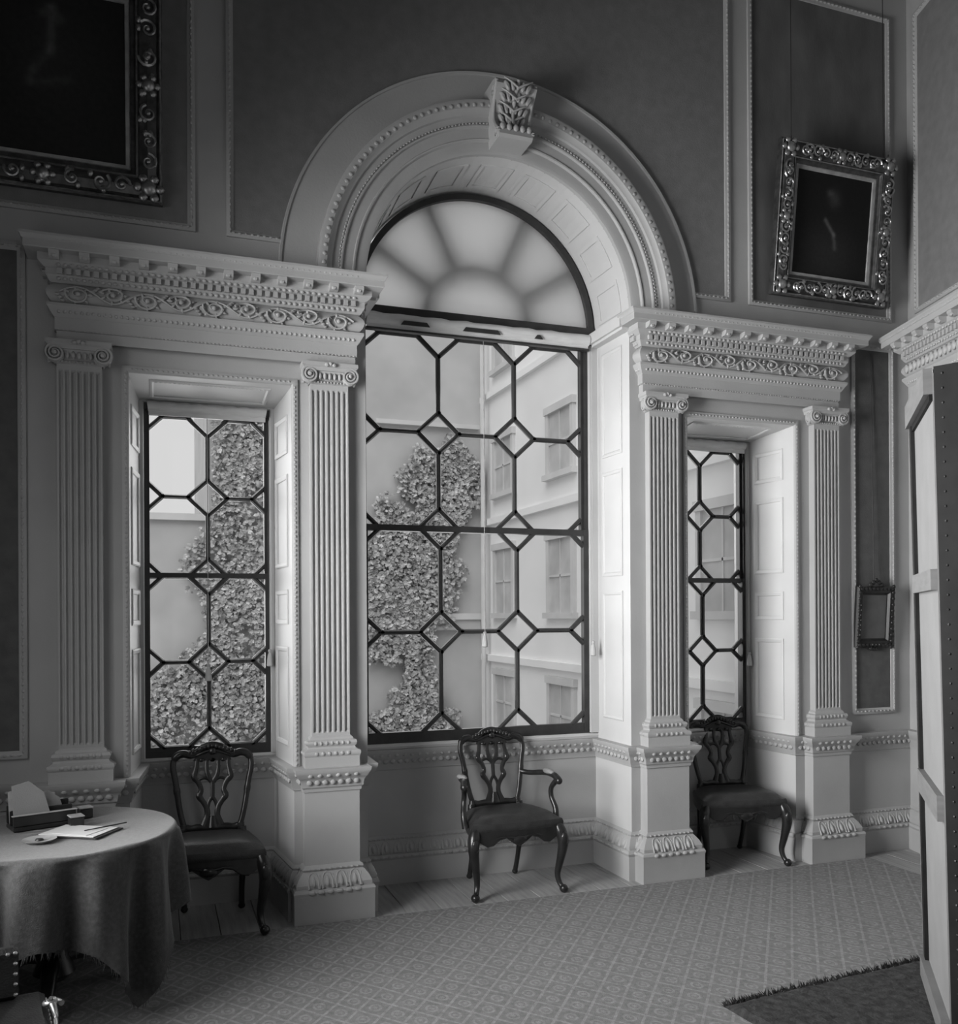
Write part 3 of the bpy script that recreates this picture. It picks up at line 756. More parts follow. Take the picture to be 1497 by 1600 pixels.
# --- side windows
def side_window(num, cx):
    s = 1 if cx > 0 else -1
    mm = MB()
    xi, xo = -.365, .365
    mm.box(cx - .372, cx - .342, .455, .53, .87, 2.945); mm.box(cx + .342, cx + .372, .455, .53, .87, 2.945)
    mm.box(cx - .37, cx + .37, .452, .527, .872, .90); mm.box(cx - .37, cx + .37, .44, .527, 2.90, 2.943)
    w = mm.build('window_%d' % num, 'sash_wood', kind='structure')
    # casing: pale bead round the sash box
    rp = [(cx - .352, .875), (cx - .352, 2.935), (cx + .352, 2.935), (cx + .352, .875)]
    MB().mould([(p[0], p[1]) for p in rp], [(-.03, -.46), (-.03, -.435), (-.01, -.43), (-.004, -.44), (-.004, -.46)], VT).build('casing', 'reveal_paint', w)
    lx = [cx - .366, cx, cx + .366]
    sash(w, 'upper_sash', cx - .352, cx + .352, 1.92, 2.91, .502, lx, [1.935, 2.405, 2.875], .112, .106, .027, .025, (.03, .03))
    sash(w, 'lower_sash', cx - .352, cx + .352, .89, 1.955, .472, lx, [.93, 1.43, 1.935], .112, .106, .027, .025, (.045, .03))
    MB().mould([(cx - .39, .47), (cx + .39, .47)], [(0, .852), (.028, .852), (.034, .862), (.028, .874), (0, .878)], HZ).build('sill', 'reveal_paint', w)
    zs = [(2.63, 2.85), (1.98, 2.51), (1.65, 1.85), (.95, 1.52)]
    for q in (-1, 1):
        xf = cx + q * .43; xb = cx + q * .378
        xf = cx + q * (.43 if True else 0)
        jamb_panels(w, cx + q * .425, cx + q * .373, .04, .44, zs, 'shutter_panel', .003, -q)
    # head panel
    mm = MB(); T = lambda a, b, h: (a, b, 2.99 - .092 * b - h)
    mm.mould([(cx - .3, .10), (cx + .3, .10), (cx + .3, .34), (cx - .3, .34)], [(0, -.003), (0, .006), (.01, .01), (.022, .006), (.026, -.002)], T, closed=True)
    mm.studs([(cx - .3, .10), (cx + .3, .10)], .024, .01, .008, (.009, .006, .004), T)
    mm.build('head_panel', 'reveal_paint', w)
    # carved architrave edge round the opening
    x0, x1 = cx - .425, cx + .425
    pth = [(x0, .853), (x0, 2.99), (x1, 2.99), (x1, .853)]
    mm = MB().mould(pth, [(-.035, 0), (-.035, .012), (-.025, .016), (-.012, .018), (-.004, .012), (0, 0)], VT)
    mm.studs(pth, .026, -.017, .017, (.010, .007, .005), VT)
    mm.build('carved_architrave', 'stone_paint', w, smooth=50)
    return w
side_window(1, -1.71); side_window(3, 1.71)

# --- roller blinds with their cords
def roller(label, x0, x1, z, y, r, tas):
    t = thing('roller_blind', label, 'blind', ((x0 + x1) / 2, y, z - r), 0, 'rolled-up window blinds')
    k = 28; pts = [(x0 + (x1 - x0) * i / k, y, z + .003 * sin(i * 1.7)) for i in range(k + 1)]
    MB().tube(pts, [r * (1 + .05 * sin(i * 2.3)) for i in range(k + 1)], 14, up=(0, 0, 1)).build('rolled_fabric', 'blind_fabric', t, smooth=60, world=True)
    MB().box(x0 + .005, x1 - .005, y - .012, y - .004, z - r - .022, z - r * .5).build('hem_batten', 'blind_fabric', t, world=True)
    for x, zt, top, yy in tas: tassel(t, x, yy, zt, top)
    return t
t = roller('wide rolled-up blind under the dark transom of the arched window', -.765, .775, 3.558, .415, .040, [(0.02, 1.59, 3.50, .425), (.775, 1.52, 3.5, .36)])
for x0, x1 in ((-.55, -.36), (-.14, .12), (.36, .42)):
    MB().prism([(x0, 3.522), (x1, 3.522), (x1 - .02, 3.548), (x0 + .02, 3.548)], -.3745, -.366, VT).build('fold_clip', 'sash_wood', t, world=True)
MB().box(-.765, .775, .395, .435, 3.487, 3.500).build('bottom_lath', 'sash_wood', t, world=True)
roller('pale rolled-up blind at the head of the left window', -2.045, -1.375, 2.915, .43, .030, [(-1.715, 1.42, 2.87, .437), (-1.362, 1.50, 2.87, .40)])
roller('pale rolled-up blind at the head of the right window', 1.375, 2.045, 2.915, .43, .030, [(2.06, 1.42, 2.87, .40)])

# ------------------------------------------------------------------ carpet and rug
def slab(x0, x1, y0, y1, z0, z1): return MB().cbox(x0, x1, y0, y1, z0, z1, .003)
o = slab(-3.1, 2.62, -7.0, -.163, 0, .010).build('carpet', 'carpet_weave'); tag(o, 'large trellis-patterned carpet covering the floor of the room', 'carpet')
# rug: dark thick-pile rug at the lower right, with a ragged edge
rt = thing('rug', 'dark thick-pile rug lying on the carpet in the lower right corner', 'rug', (.9, -2.6, .010))
e1, e2 = Vector((.28, -1.83, 0)), Vector((1.55, -1.72, 0)); dd = (e2 - e1); L = dd.length; dd /= L; nn = Vector((dd.y, -dd.x, 0))
T = lambda a, b, h: tuple(e1 + dd * a + nn * b + Vector((0, 0, h)))
nx, ny = 40, 40; v = []; f = []
for j in range(ny + 1):
    for i in range(nx + 1):
        bb = j / ny * 1.6; hh = .010 + (.02 + .008 * random.random() if 0 < i < nx and 0 < j < ny else 0)
        v.append(T(L * i / nx, bb + (random.uniform(-.012, .012) if j == 0 else 0), hh))
for j in range(ny):
    for i in range(nx): a = j * (nx + 1) + i; f.append((a, a + nx + 1, a + nx + 2, a + 1))
MB().add(v, f).build('woven_pile', 'rug_pile', rt, world=True)
mm = MB()
for i in range(700):
    a = random.random() * L; b0 = random.uniform(-.015, .03); p = Vector(T(a, b0, .012)); d = Vector((random.uniform(-.02, .02), random.uniform(0, .025), random.uniform(.008, .03)))
    w = Vector((.005, 0, 0)); mm.add([p - w, p + w, p + d], [(0, 1, 2)])
mm.build('fringe', 'rug_pile', rt, world=True, kind='stuff')

# ------------------------------------------------------------------ chairs
def mirror(pts): return [(-p[0], p[1], p[2]) for p in pts]
def make_chair(label, arms, loc, rz):
    t = thing('armchair' if arms else 'side_chair', label, 'chair', loc, rz, 'carved pierced-back chairs at the windows')
    fw, bw = .29, .215                              # half widths of the seat, front and back
    yf, yb = -.212, .165
    def tilt(x, z, fwd=0): return (x, yb + .012 + (z - .45) * .17 - fwd, z)
    # seat cushion
    nu, nv = 14, 12; mm = MB(); v = []; f = []
    def edge(u, vv):
        w = fw + (bw - fw) * vv; x = u * w; y = yf + (yb - yf) * vv
        y += -.022 * (1 - u * u) * (1 - vv) ; x += .008 * sin(pi * vv) * (1 if u > 0 else -1) * abs(u)
        return x, y
    for j in range(nv + 1):
        for i in range(nu + 1):
            u = i / nu * 2 - 1; w = j / nv; x, y = edge(u, w)
            d = (1 - abs(u) ** 4) * (1 - abs(2 * w - 1) ** 4); v.append((x, y, .448 + .052 * d ** .5))
    for j in range(nv):
        for i in range(nu): a = j * (nu + 1) + i; f.append((a, a + 1, a + nu + 2, a + nu + 1))
    mm.add(v, f)
    rim = [edge(i / nu * 2 - 1, 0) for i in range(nu + 1)] + [edge(1, j / nv) for j in range(1, nv + 1)] + [edge(1 - i / nu * 2, 1) for i in range(1, nu + 1)] + [edge(-1, 1 - j / nv) for j in range(1, nv)]
    mm.mould(rim, [(0, .40), (.004, .405), (.006, .43), (0, .449)], HZ, closed=True)
    mm.build('seat', 'leather', t, smooth=60)
    # seat rails with a shaped apron
    mm = MB(); k = len(rim); v = []
    for i, (x, y) in enumerate(rim):
        u = x / fw; lo = .355
        if y < -.2: lo = .335 - .03 * cos(3 * pi * u) * (1 - .3 * abs(u)) 
        v += [(x * .985, y * .985, lo), (x * 1.012, y * 1.012, lo + .006), (x * 1.012, y * 1.012, .404), (x * .985, y * .985, .404)]
    f = []
    for i in range(k):
        j = (i + 1) % k
        f += [(i * 4 + a, j * 4 + a, j * 4 + (a + 1) % 4, i * 4 + (a + 1) % 4) for a in range(4)]
    mm.add(v, f); mm.build('seat_rail', 'dark_wood', t, smooth=40)
    mm = MB()
    mm.ball((0, yf - .03, .35), (.045, .012, .026), 8, 5)
    for s in (-1, 1):
        mm.tube(cr([(s * .03, yf - .028, .362), (s * .10, yf - .02, .372), (s * .16, yf - .012, .362), (s * .24, yf - .005, .372)], 5), [.009, .005], 6)
    mm.build('apron_carving', 'dark_wood', t, smooth=60)
    # cabriole front legs on ball toes
    for s in (-1, 1):
        mm = MB()
        pts = cr([(s * .262, -.187, .42), (s * .281, -.208, .37), (s * .290, -.224, .30), (s * .276, -.214, .20), (s * .262, -.200, .11), (s * .270, -.214, .055), (s * .284, -.235, .03)], 6)
        mm.tube(pts, [.030, .038, .034, .025, .019, .016, .017], 10, up=(0, 1, 0))
        mm.ball((s * .286, -.238, .026), (.027, .030, .026), 10, 7)
        mm.ball((s * .289, -.249, .33), (.024, .014, .045), 8, 5)
        mm.build('leg', 'dark_wood', t, smooth=60)
    for s in (-1, 1):
        pts = cr([(s * .165, yb + .01, .49), (s * .172, yb - .0, .40), (s * .168, yb + .005, .28), (s * .160, yb + .03, .14), (s * .158, yb + .075, .02)], 5)
        mm = MB().tube(pts, [.022, .024, .02, .016, .017], 8, up=(0, 1, 0))
        mm.ball((s * .158, yb + .076, .018), (.021, .021, .018), 8, 6); mm.build('leg', 'dark_wood', t, smooth=60)
    # back loop: stiles, crest and lower rail in one frame
    half = [(0, .487), (.07, .492), (.115, .487), (.147, .498), (.162, .53), (.178, .60), (.190, .675), (.201, .75), (.214, .815), (.213, .862), (.193, .893), (.158, .903), (.118, .895), (.083, .912), (.047, .936), (0, .948)]
    P = [tilt(x, z) for x, z in half]; loop = P + mirror(P[-2:0:-1])
    lp = cr(loop, 5, True)
    mm = MB().tube(lp, [.0165 + (.006 if p.z > .87 or p.z < .5 else 0) + .003 * (abs(p.z - .70) < .02) for p in lp], 9, True, sq=.72, up=(0, 1, 0))
    mm.build('back_frame', 'dark_wood', t, smooth=60)
    for s in (-1, 1):
        MB().tube(cr([tilt(s * .155, .51), tilt(s * .158, .47), (s * .165, yb + .012, .43)], 4), .021, 8).build('back_post', 'dark_wood', t, smooth=60)
    # carved crest
    mm = MB()
    for i in range(-6, 7):
        x = i * .021; zt = .945 - .035 * abs(i / 6) ** 1.2
        p = tilt(x, zt, .012); mm.ball(p, (.012, .010, .017 if i % 2 else .012), 6, 4)
    for s in (-1, 1):
        mm.tube(cr([tilt(s * .02, .918, .016), tilt(s * .06, .905, .016), tilt(s * .11, .888, .014), tilt(s * .15, .905, .012), tilt(s * .19, .89, .012)], 5), [.008, .005], 6)
        mm.ball(tilt(s * .19, .70, .004), (.012, .012, .018), 6, 4)
    mm.ball(tilt(0, .915, .018), (.022, .012, .02), 8, 5)
    mm.build('crest_carving', 'dark_wood', t, smooth=60, kind='stuff')
    # pierced splat
    mm = MB()
    mm.prism([(-.105, .862), (.105, .862), (.09, .905), (0, .93), (-.09, .905)], -.008, .008, lambda a, b, h: tuple(Vector(tilt(a, b)) + Vector((0, h, 0))))
    def rib(pp, r): mm.tube(cr([tilt(x, z) for x, z in pp], 5), r, 7, sq=.7, up=(0, 1, 0))
    for s in (-1, 1):
        rib([(s * .085, .872), (s * .090, .82), (s * .100, .772), (s * .078, .742), (s * .062, .70), (s * .072, .665), (s * .052, .635), (s * .032, .60), (s * .028, .555), (s * .045, .50)], [.013, .013, .018, .015, .014, .019, .015, .016, .017, .024])
        rib([(s * .030, .872), (s * .032, .82), (s * .024, .775), (s * .004, .742)], [.012, .012, .014, .015])
        rib([(s * .082, .752), (s * .045, .765), (s * .02, .755)], [.008, .009, .009])
        rib([(0, .66), (s * .018, .63), (s * .026, .60)], [.011, .010, .011])
        mm.ball(tilt(s * .104, .775, .002), (.014, .010, .014), 7, 5); mm.ball(tilt(s * .078, .664, .002), (.013, .010, .013), 7, 5)
        for xx in (.06, .0): mm.ball(tilt(s * xx, .866, .012), (.016, .008, .012), 6, 4)
    rib([(0, .752), (0, .70), (0, .655)], .013); rib([(0, .555), (0, .52), (0, .49)], [.02, .03, .04])
    mm.build('pierced_splat', 'dark_wood', t, smooth=60)
    if arms:
        for s in (-1, 1):
            P = [tilt(s * .192, .675), (s * .235, .16, .672), (s * .285, .03, .690), (s * .300, -.07, .688), (s * .312, -.115, .665)]
            mm = MB().tube(cr(P, 6), [.017, .017, .018, .02, .022], 9, up=(0, 0, 1)); mm.ball((s * .312, -.118, .660), (.024, .026, .024), 9, 6)
            mm.tube(cr([(s * .308, -.10, .665), (s * .290, -.055, .61), (s * .292, -.05, .55), (s * .305, -.085, .48), (s * .297, -.10, .41)], 6), [.019, .016, .016, .018, .023], 9)
            a = mm.build('arm', 'dark_wood', t, smooth=60)
            q = MB().ball((s * .290, -.01, .703), (.027, .07, .016), 10, 7, X=(1, 0, 0)); q.build('arm_pad', 'pad_leather', a, smooth=80)
    return t
make_chair('carved armchair with pierced splat and dark leather seat under the arched window', True, (.045, .135, 0), radians(0))
sc = make_chair('pierced-back side chair standing in the recess of the right window', False, (1.745, .175, 0), radians(-12))
dup(sc, (-1.73, .03, .010), 'pierced-back side chair before the left window, next to the cloth-covered table', radians(-6))

# ------------------------------------------------------------------ round table, its cloth, and what lies on it
TX, TY, TR = -2.437, -.72, .512
t = thing('round_table', 'round pedestal table hidden under the long dark cloth', 'table', (TX, TY, .010))
MB().lathe([(TR - .03, .712), (TR - .008, .715), (TR - .008, .733), (TR - .02, .737)], (0, 0, 0), 40).build('tabletop', 'dark_wood', t)
MB().lathe([(.04, .08), (.09, .12), (.05, .22), (.045, .40), (.08, .52), (.06, .62), (.12, .712)], n=16).build('pedestal', 'dark_wood', t, smooth=50)
for k in range(3):
    a = 2 * pi * k / 3 + .5
    MB().tube(cr([(0, 0, .18), (.16 * cos(a), .16 * sin(a), .17), (.30 * cos(a), .30 * sin(a), .06), (.36 * cos(a), .36 * sin(a), .018)], 5), [.04, .035, .028, .018], 8, up=(0, 0, 1)).build('foot', 'dark_wood', t, smooth=60)
cl = thing('tablecloth', 'dark plush fringed cloth draped over the round table in deep folds', 'tablecloth', (TX, TY, .75))
na = 200; H = .865; v = []; f = []; hem = []
def cloth_pt(th, s):
    """s: distance from the centre along the cloth"""
    RR = TR + .003
    if s <= RR - .015: return (s * cos(th), s * sin(th), .002 + .0015 * sin(9 * th + 20 * s))
    d = s - RR + .015
    cf = 1 - abs(math.cos(2 * th)) ** .8
    if d < .03: a = d / .03 * pi / 2; return ((RR - .015 + .019 * sin(a)) * cos(th), (RR - .015 + .019 * sin(a)) * sin(th), -.019 * (1 - cos(a)) + .002)
    dz = d - .011; k = min(dz / .5, 1)
    fold = k ** .6 * (.062 * cos(12 * th + .6) + .02 * cos(23 * th + 1.9 + 2 * k) + .02 * cf * cos(7 * th))
    r = RR + .004 + fold + .015 * k
    return (r * cos(th), r * sin(th), -dz)
rings = [0.02, .15, .3, .42, .49] + [TR - .012 + .034 * i / 5 for i in range(6)]
nd = 16
for k in range(na):
    th = 2 * pi * k / na; full = H / max(abs(cos(th + .0)), abs(sin(th))); full = min(full, TR + .70) + .01 * sin(17 * th)
    ss = rings + [rings[-1] + (full - rings[-1]) * (j + 1) / nd for j in range(nd)]
    for s in ss: v.append(cloth_pt(th, s))
    hem.append((th, full))
mcol = len(rings) + nd
for k in range(na):
    l = (k + 1) % na
    for j in range(mcol - 1): f.append((k * mcol + j, k * mcol + j + 1, l * mcol + j + 1, l * mcol + j))
v.append((0, 0, .002)); c0 = len(v) - 1
for k in range(na): f.append((c0, k * mcol, ((k + 1) % na) * mcol))
MB().add(v, f).build('cloth', 'table_cloth', cl, smooth=180)
mm = MB()
for k in range(700):
    i = random.randrange(na); u = random.random(); th = 2 * pi * (i + u) / na
    fu = hem[i][1] * (1 - u) + hem[(i + 1) % na][1] * u; p = Vector(cloth_pt(th, fu - .004)); d = Vector((random.uniform(-.012, .012), random.uniform(-.012, .012), -random.uniform(.02, .04)))
    if p.z < -.70: d.z = -.012
    w = Vector((-sin(th), cos(th), 0)) * .003; mm.add([p - w, p + w, p + d], [(0, 1, 2)])
mm.build('fringe', 'table_cloth', cl, kind='stuff')
ZT = .7545
bl = thing('writing_pad', 'flat writing pad with white paper on the cloth-covered table', 'writing pad', (-2.325, -.815, ZT), radians(-31))
MB().cbox(-.145, .145, -.10, .10, 0, .006, .001).build('pad_board', 'black_wood', bl)
MB().cbox(-.135, .13, -.092, .092, .0065, .010, .0008).build('paper_sheet', 'paper', bl)
MB().prism([(-.10, -.07), (.09, -.085), (.10, .05), (-.09, .07)], .0105, .012, HZ).build('paper_sheet', 'paper', bl)
pn = MB().tube([(-.10, 0, .004), (.02, 0, .005), (.09, 0, .007)], [.0022, .0035, .003], 7, up=(0, 0, 1)).build('pen', 'black_wood', loc=(-2.215, -.81, ZT + .013)); pn.rotation_euler = (0, 0, radians(28))
tag(pn, 'dark pen lying across the edge of the writing pad', 'pen')
ds = thing('dish', 'small round shallow dish at the front of the table', 'dish', (-2.472, -.93, ZT))
MB().lathe([(.03, 0), (.055, .004), (.066, .011), (.068, .014), (.055, .0105), (.03, .006), (.004, .0055)], n=24).build('bowl', 'dish', ds, smooth=50)
MB().lathe([(.004, .0058), (.018, .008), (.014, .014), (.003, .015)], n=14).build('knob', 'black_wood', ds, smooth=50)
rk = thing('stationery_rack', 'dark stationery rack holding pale leaning cards on the table', 'stationery rack', (-2.47, -.60, ZT), radians(20))
mm = MB().cbox(-.16, .10, -.065, .065, 0, .02); mm.cbox(-.16, .10, -.065, -.053, .02, .07); mm.cbox(-.16, .10, .053, .065, .02, .10); mm.build('case', 'black_wood', rk)
MB().cbox(-.16, .10, -.004, .004, .02, .085).build('divider', 'black_wood', rk)
MB().cbox(-.165, .105, -.071, -.050, .068, .073).build('front_rim', 'dish', rk)
for i, (x0, w, h, y, tl) in enumerate(((-.15, .16, .185, -.03, .25), (-.05, .13, .13, .02, .2), (-.155, .12, .15, .03, .22))):
    cm = MB(); T = lambda a, b, hh: (a, y + hh + (b - .022) * tl, b)
    cm.prism([(x0, .022), (x0 + w, .022), (x0 + w * .82, .022 + h * .7), (x0 + w * .45, .022 + h), (x0, .022 + h * .92)], -.002, .002, T)
    tag(cm.build('letter_card', 'card_grey' if i else 'canvas_back', loc=(-2.47, -.60, ZT)), ['pale torn-edged card standing at the front of the stationery rack', 'grey card leaning at the right in the stationery rack', 'grey card standing behind the others in the stationery rack'][i], 'card', 'cards in the stationery rack').rotation_euler = (0, 0, radians(20))
for i, (x, y, lb) in enumerate(((-2.385, -.535, 'dark square inkwell beside the stationery rack, nearer the window'), (-2.41, -.66, 'dark square inkwell in front of the stationery rack'))):
    q = thing('inkwell', lb, 'inkwell', (x + .06, y - .02 * i + .04 * (1 - i), ZT), radians(18), 'inkwells on the table')
    MB().cbox(-.028, .028, -.028, .028, 0, .045, .004).build('body', 'black_wood', q); MB().cbox(-.031, .031, -.031, .031, .045, .053, .003).build('lid', 'dish', q)

# ------------------------------------------------------------------ upholstered chair at the lower left, only its corner in view
uc = thing('upholstered_chair', 'dark upholstered chair with brass nails, only its corner in view at lower left', 'chair', (-2.62, -2.05, .010), radians(10))
MB().cbox(-.30, .30, -.26, .26, .33, .43, .02).build('seat', 'leather', uc, smooth=40)
MB().cbox(-.34, .22, .20, .25, .43, .60, .015).build('arm_panel', 'leather', uc, smooth=40)
for s in (-1, 1):
    for q in (-1, 1):
        mm = MB().tube(cr([(s * .275, q * .235, .36), (s * .30, q * .25, .30), (s * .285, q * .24, .15), (s * .29, q * .25, .03)], 5), [.035, .034, .022, .02], 8, up=(0, 1, 0))
        mm.ball((s * .29, q * .25, .026), (.028, .028, .026), 8, 6); mm.build('leg', 'dark_wood', uc, smooth=60)
mm = MB()
sp = [(.31 + .030 * (1 - i / 20) * cos(.5 * i), .10 + .03 * (1 - i / 22) * sin(.5 * i), .43 + .0012 * i) for i in range(20)]
mm.tube(sp, [.010, .006], 6); mm.tube(cr([(.31, .06, .445), (.315, .02, .43), (.31, -.06, .42)], 5), [.012, .006], 6)
mm.build('carved_scroll', 'gilt', uc, smooth=60)
mm = MB()
for i in range(14): mm.ball((-.28 + .036 * i, .195, .585), (.007, .004, .007), 6, 4)
for i in range(5): mm.ball((.21, .195, .45 + .034 * i), (.007, .004, .007), 6, 4)
for i in range(14): mm.ball((.302, -.22 + .034 * i, .405), (.004, .007, .007), 6, 4)
mm.build('brass_nails', 'brass', uc, kind='stuff')

# ------------------------------------------------------------------ folding screen at the right edge
F = Vector((1.29, -1.94, .045)); Nn = Vector((.845, -2.475, .045)); d = (Nn - F); LS = d.length; d /= LS; nb = Vector((.73, -.69, 0)); lean = Vector((-.021, .0075, 0))
fs = thing('folding_screen', 'tall folding screen seen from its pale canvas back at the right edge', 'screen', tuple(F))
T = lambda a, b, h: tuple(F + d * a - nb * h + Vector((0, 0, b)) + lean * b)
HS = 2.59
def sbox(a0, a1, b0, b1, h0, h1): return MB().prism([(a0, b0), (a1, b0), (a1, b1), (a0, b1)], h0, h1, T)
sbox(.0, LS, .02, HS - .02, -.012, -.006).build('canvas', 'canvas_back', fs, world=True)
sbox(0, .06, 0, HS, -.012, .010).build('far_stile', 'screen_dark', fs, world=True)  # stile darkened to give the shadow strip along the far edge
sbox(-.006, 0, 0, HS, -.02, .012).build('far_edge_strip', 'stretcher_wood', fs, world=True)
sbox(LS - .03, LS, 0, HS, -.03, -.013).build('near_stile', 'stretcher_wood', fs, world=True)
sbox(.0, LS, HS - .10, HS, -.006, .026).build('top_rail', 'stretcher_wood', fs, world=True)
sbox(.035, LS, HS - .125, HS - .10, -.006, .006).build('top_shadow_bead', 'screen_dark', fs, world=True)  # dark strip laid in for the shade under the top rail
sbox(.035, LS, 1.74, 1.82, -.006, .018).build('middle_rail', 'stretcher_wood', fs, world=True)
sbox(.035, LS, .85, .95, -.006, .018).build('lower_rail', 'stretcher_wood', fs, world=True)
sbox(0, LS, 0, .09, -.006, .026).build('bottom_rail', 'stretcher_wood', fs, world=True)
d2 = Vector((.45, -.89, 0)).normalized(); n2 = Vector((-d2.y, d2.x, 0)) * -1
T2 = lambda a, b, h: tuple(Nn + Vector((.012, -.012, 0)) + d2 * a + n2 * h + Vector((0, 0, b)) + lean * b)
MB().prism([(0, 0), (.75, 0), (.75, HS), (0, HS)], -.02, .02, T2).build('dark_leaf', 'screen_dark', fs, world=True)
mm = MB()
for i in range(46): mm.ball(T2(.03, .04 + i * .056, .021), (.005, .005, .005), 6, 4)
mm.build('brass_nails', 'gilt_dark', fs, world=True, kind='stuff')

# ------------------------------------------------------------------ pictures
def portrait(nx, nz, w, h, fn):
    """canvas grid with painted grey values in a colour attribute"""
    me = bpy.data.meshes.new('painted_canvas'); v = []; f = []; cv = []
    for j in range(nz + 1):
        for i in range(nx + 1):
            x = i / nx * 2 - 1; z = j / nz * 2 - 1; v.append((x * w / 2, 0, z * h / 2)); cv.append(fn(x, z))
    for j in range(nz):
        for i in range(nx): a = j * (nx + 1) + i; f.append((a, a + 1, a + nx + 2, a + nx + 1))
    me.from_pydata(v, [], f); at = me.color_attributes.new('paint', 'FLOAT_COLOR', 'POINT')
    for i, c in enumerate(cv): at.data[i].color = (c, c, c, 1)
    return me
pm = bpy.data.materials.new('oil_paint'); pm.use_nodes = True; nt = pm.node_tree
an = nt.nodes.new('ShaderNodeAttribute'); an.attribute_name = 'paint'; b = nt.nodes['Principled BSDF']; b.inputs['Roughness'].default_value = .45
b.inputs['Specular IOR Level'].default_value = .2
nz_ = nt.nodes.new('ShaderNodeTexNoise'); nz_.inputs['Scale'].default_value = 30; mx = nt.nodes.new('ShaderNodeMixRGB'); mx.blend_type = 'MULTIPLY'; mx.inputs[0].default_value = .5
nt.links.new(an.outputs[0], mx.inputs[1]); nt.links.new(nz_.outputs[0], mx.inputs[2]); nt.links.new(mx.outputs[0], b.inputs['Base Color'])
g = lambda x, z, cx, cz, sx, sz: math.exp(-((x - cx) / sx) ** 2 - ((z - cz) / sz) ** 2)
def seg(x, z, x0, z0, x1, z1, w):
    dx, dz = x1 - x0, z1 - z0; tt = max(0, min(1, ((x - x0) * dx + (z - z0) * dz) / (dx * dx + dz * dz))); return math.exp(-(((x - x0 - dx * tt) ** 2 + (z - z0 - dz * tt) ** 2) / w ** 2))
def fig_r(x, z): return .014 + .04 * g(x, z, .02, .5, .14, .15) + .05 * g(x, z, -.1, .6, .08, .06) + .11 * seg(x, z, -.18, .1, .05, -.15, .035) + .07 * seg(x, z, .05, -.15, .1, -.4, .04) + .02 * g(x, z, .0, -.5, .6, .5)
def fig_l(x, z): return .026 + .06 * seg(x, z, .12, .62, .10, .25, .05) + .04 * seg(x, z, .02, .66, .12, .74, .05) + .04 * seg(x, z, .12, .74, .22, .62, .05) + .025 * seg(x, z, .10, .25, -.1, .0, .05) + .03 * seg(x, z, -.1, .0, -.14, -.12, .04) + .025 * seg(x, z, -.14, -.16, .3, -.05, .05) + .015 * g(x, z, .1, .2, .6, .7)
def gilt_frame(root, w, h, fwid, base, orn, rich):
    """w, h: outside size; origin at the bottom centre, picture plane y = 0, front towards -y"""
    x0, x1, z0, z1 = -w / 2, w / 2, 0, h
    P = [(x0, z0), (x0, z1), (x1, z1), (x1, z0)]
    q = fwid
    prof = [(0, 0), (0, .035), (.012, .042), (.025, .036), (.032, .05), (q * .45, .062), (q * .68, .050), (q * .72, .042), (q * .80, .044), (q * .84, .030), (q * .94, .026), (q, .016), (q, .0)]
    MB().mould(P, prof, VT, closed=True).build('frame', base, root, smooth=30)
    MB().mould(P, [(q - .004, .018), (q - .002, .022), (q + .016, .020), (q + .018, .012), (q + .018, .008)], VT, closed=True).build('inner_liner', 'card_grey', root)
    mm = MB()
    # bright raised fillets
    for o, hh, r in ((.012, .043, .005), (q * .76, .045, .0045), (q * .97, .020, .004)):
        R = [(x0 + o, z0 + o), (x0 + o, z1 - o), (x1 - o, z1 - o), (x1 - o, z0 + o)]
        for a, b_ in zip(R, R[1:] + R[:1]): mm.tube([VT(*a, hh), VT(*b_, hh)], r, 5, up=(0, 1, 0))
    mm.build('gilt_fillet', orn, root, smooth=60)
    mm = MB(); rr = random.Random(5)
    def scroll(cx, cz, R, sg, ph):
        mm.tube([VT(cx + R * (1 - i / 20) * cos(ph + sg * .5 * i), cz + R * (1 - i / 20) * sin(ph + sg * .5 * i), .064) for i in range(17)], [R * .20, R * .1], 5, up=(0, 1, 0))
        mm.ball(VT(cx, cz, .066), (R * .3, R * .25, R * .3), 6, 4)
    c = q * .42
    for sx in (-1, 1):
        for sz in (0, 1):
            X = sx * (w / 2 - c); Z = c if sz == 0 else h - c
            mm.ball(VT(X, Z, .062), (q * .24, .02, q * .24), 9, 5)
            for k in range(6): a = k * pi / 3; mm.ball(VT(X + q * .33 * cos(a), Z + q * .33 * sin(a), .06), (q * .14, .014, q * .14), 6, 4)
            scroll(X - sx * q * .8, Z, q * .26, sx, 0); scroll(X, Z + (q * .8 if sz == 0 else -q * .8), q * .26, -sx, pi / 2)
    for n_, horiz in ((rich, True), (int(rich * h / w), False)):
        for side in (0, 1):
            for i in range(n_):
                u = (i + 1) / (n_ + 1)
                if horiz: X = -w / 2 + q + (w - 2 * q) * u; Z = c if side == 0 else h - c
                else: Z = q + (h - 2 * q) * u; X = (-1 if side == 0 else 1) * (w / 2 - c)
                if i == n_ // 2 and n_ % 2:
                    mm.ball(VT(X, Z, .064), (q * .2, .018, q * .2), 8, 5)
                    for k in range(6): a = k * pi / 3; mm.ball(VT(X + q * .27 * cos(a), Z + q * .27 * sin(a), .06), (q * .11, .013, q * .11), 6, 4)
                else: scroll(X, Z, q * (.24 + .06 * rr.random()), 1 if i % 2 else -1, rr.random() * 6)
                for k in range(2): mm.ball(VT(X + rr.uniform(-.3, .3) * q, Z + rr.uniform(-.28, .28) * q, .058), (q * .09, .012, q * .12), 6, 4)
    mm.build('carved_ornament', orn, root, smooth=60, kind='stuff')
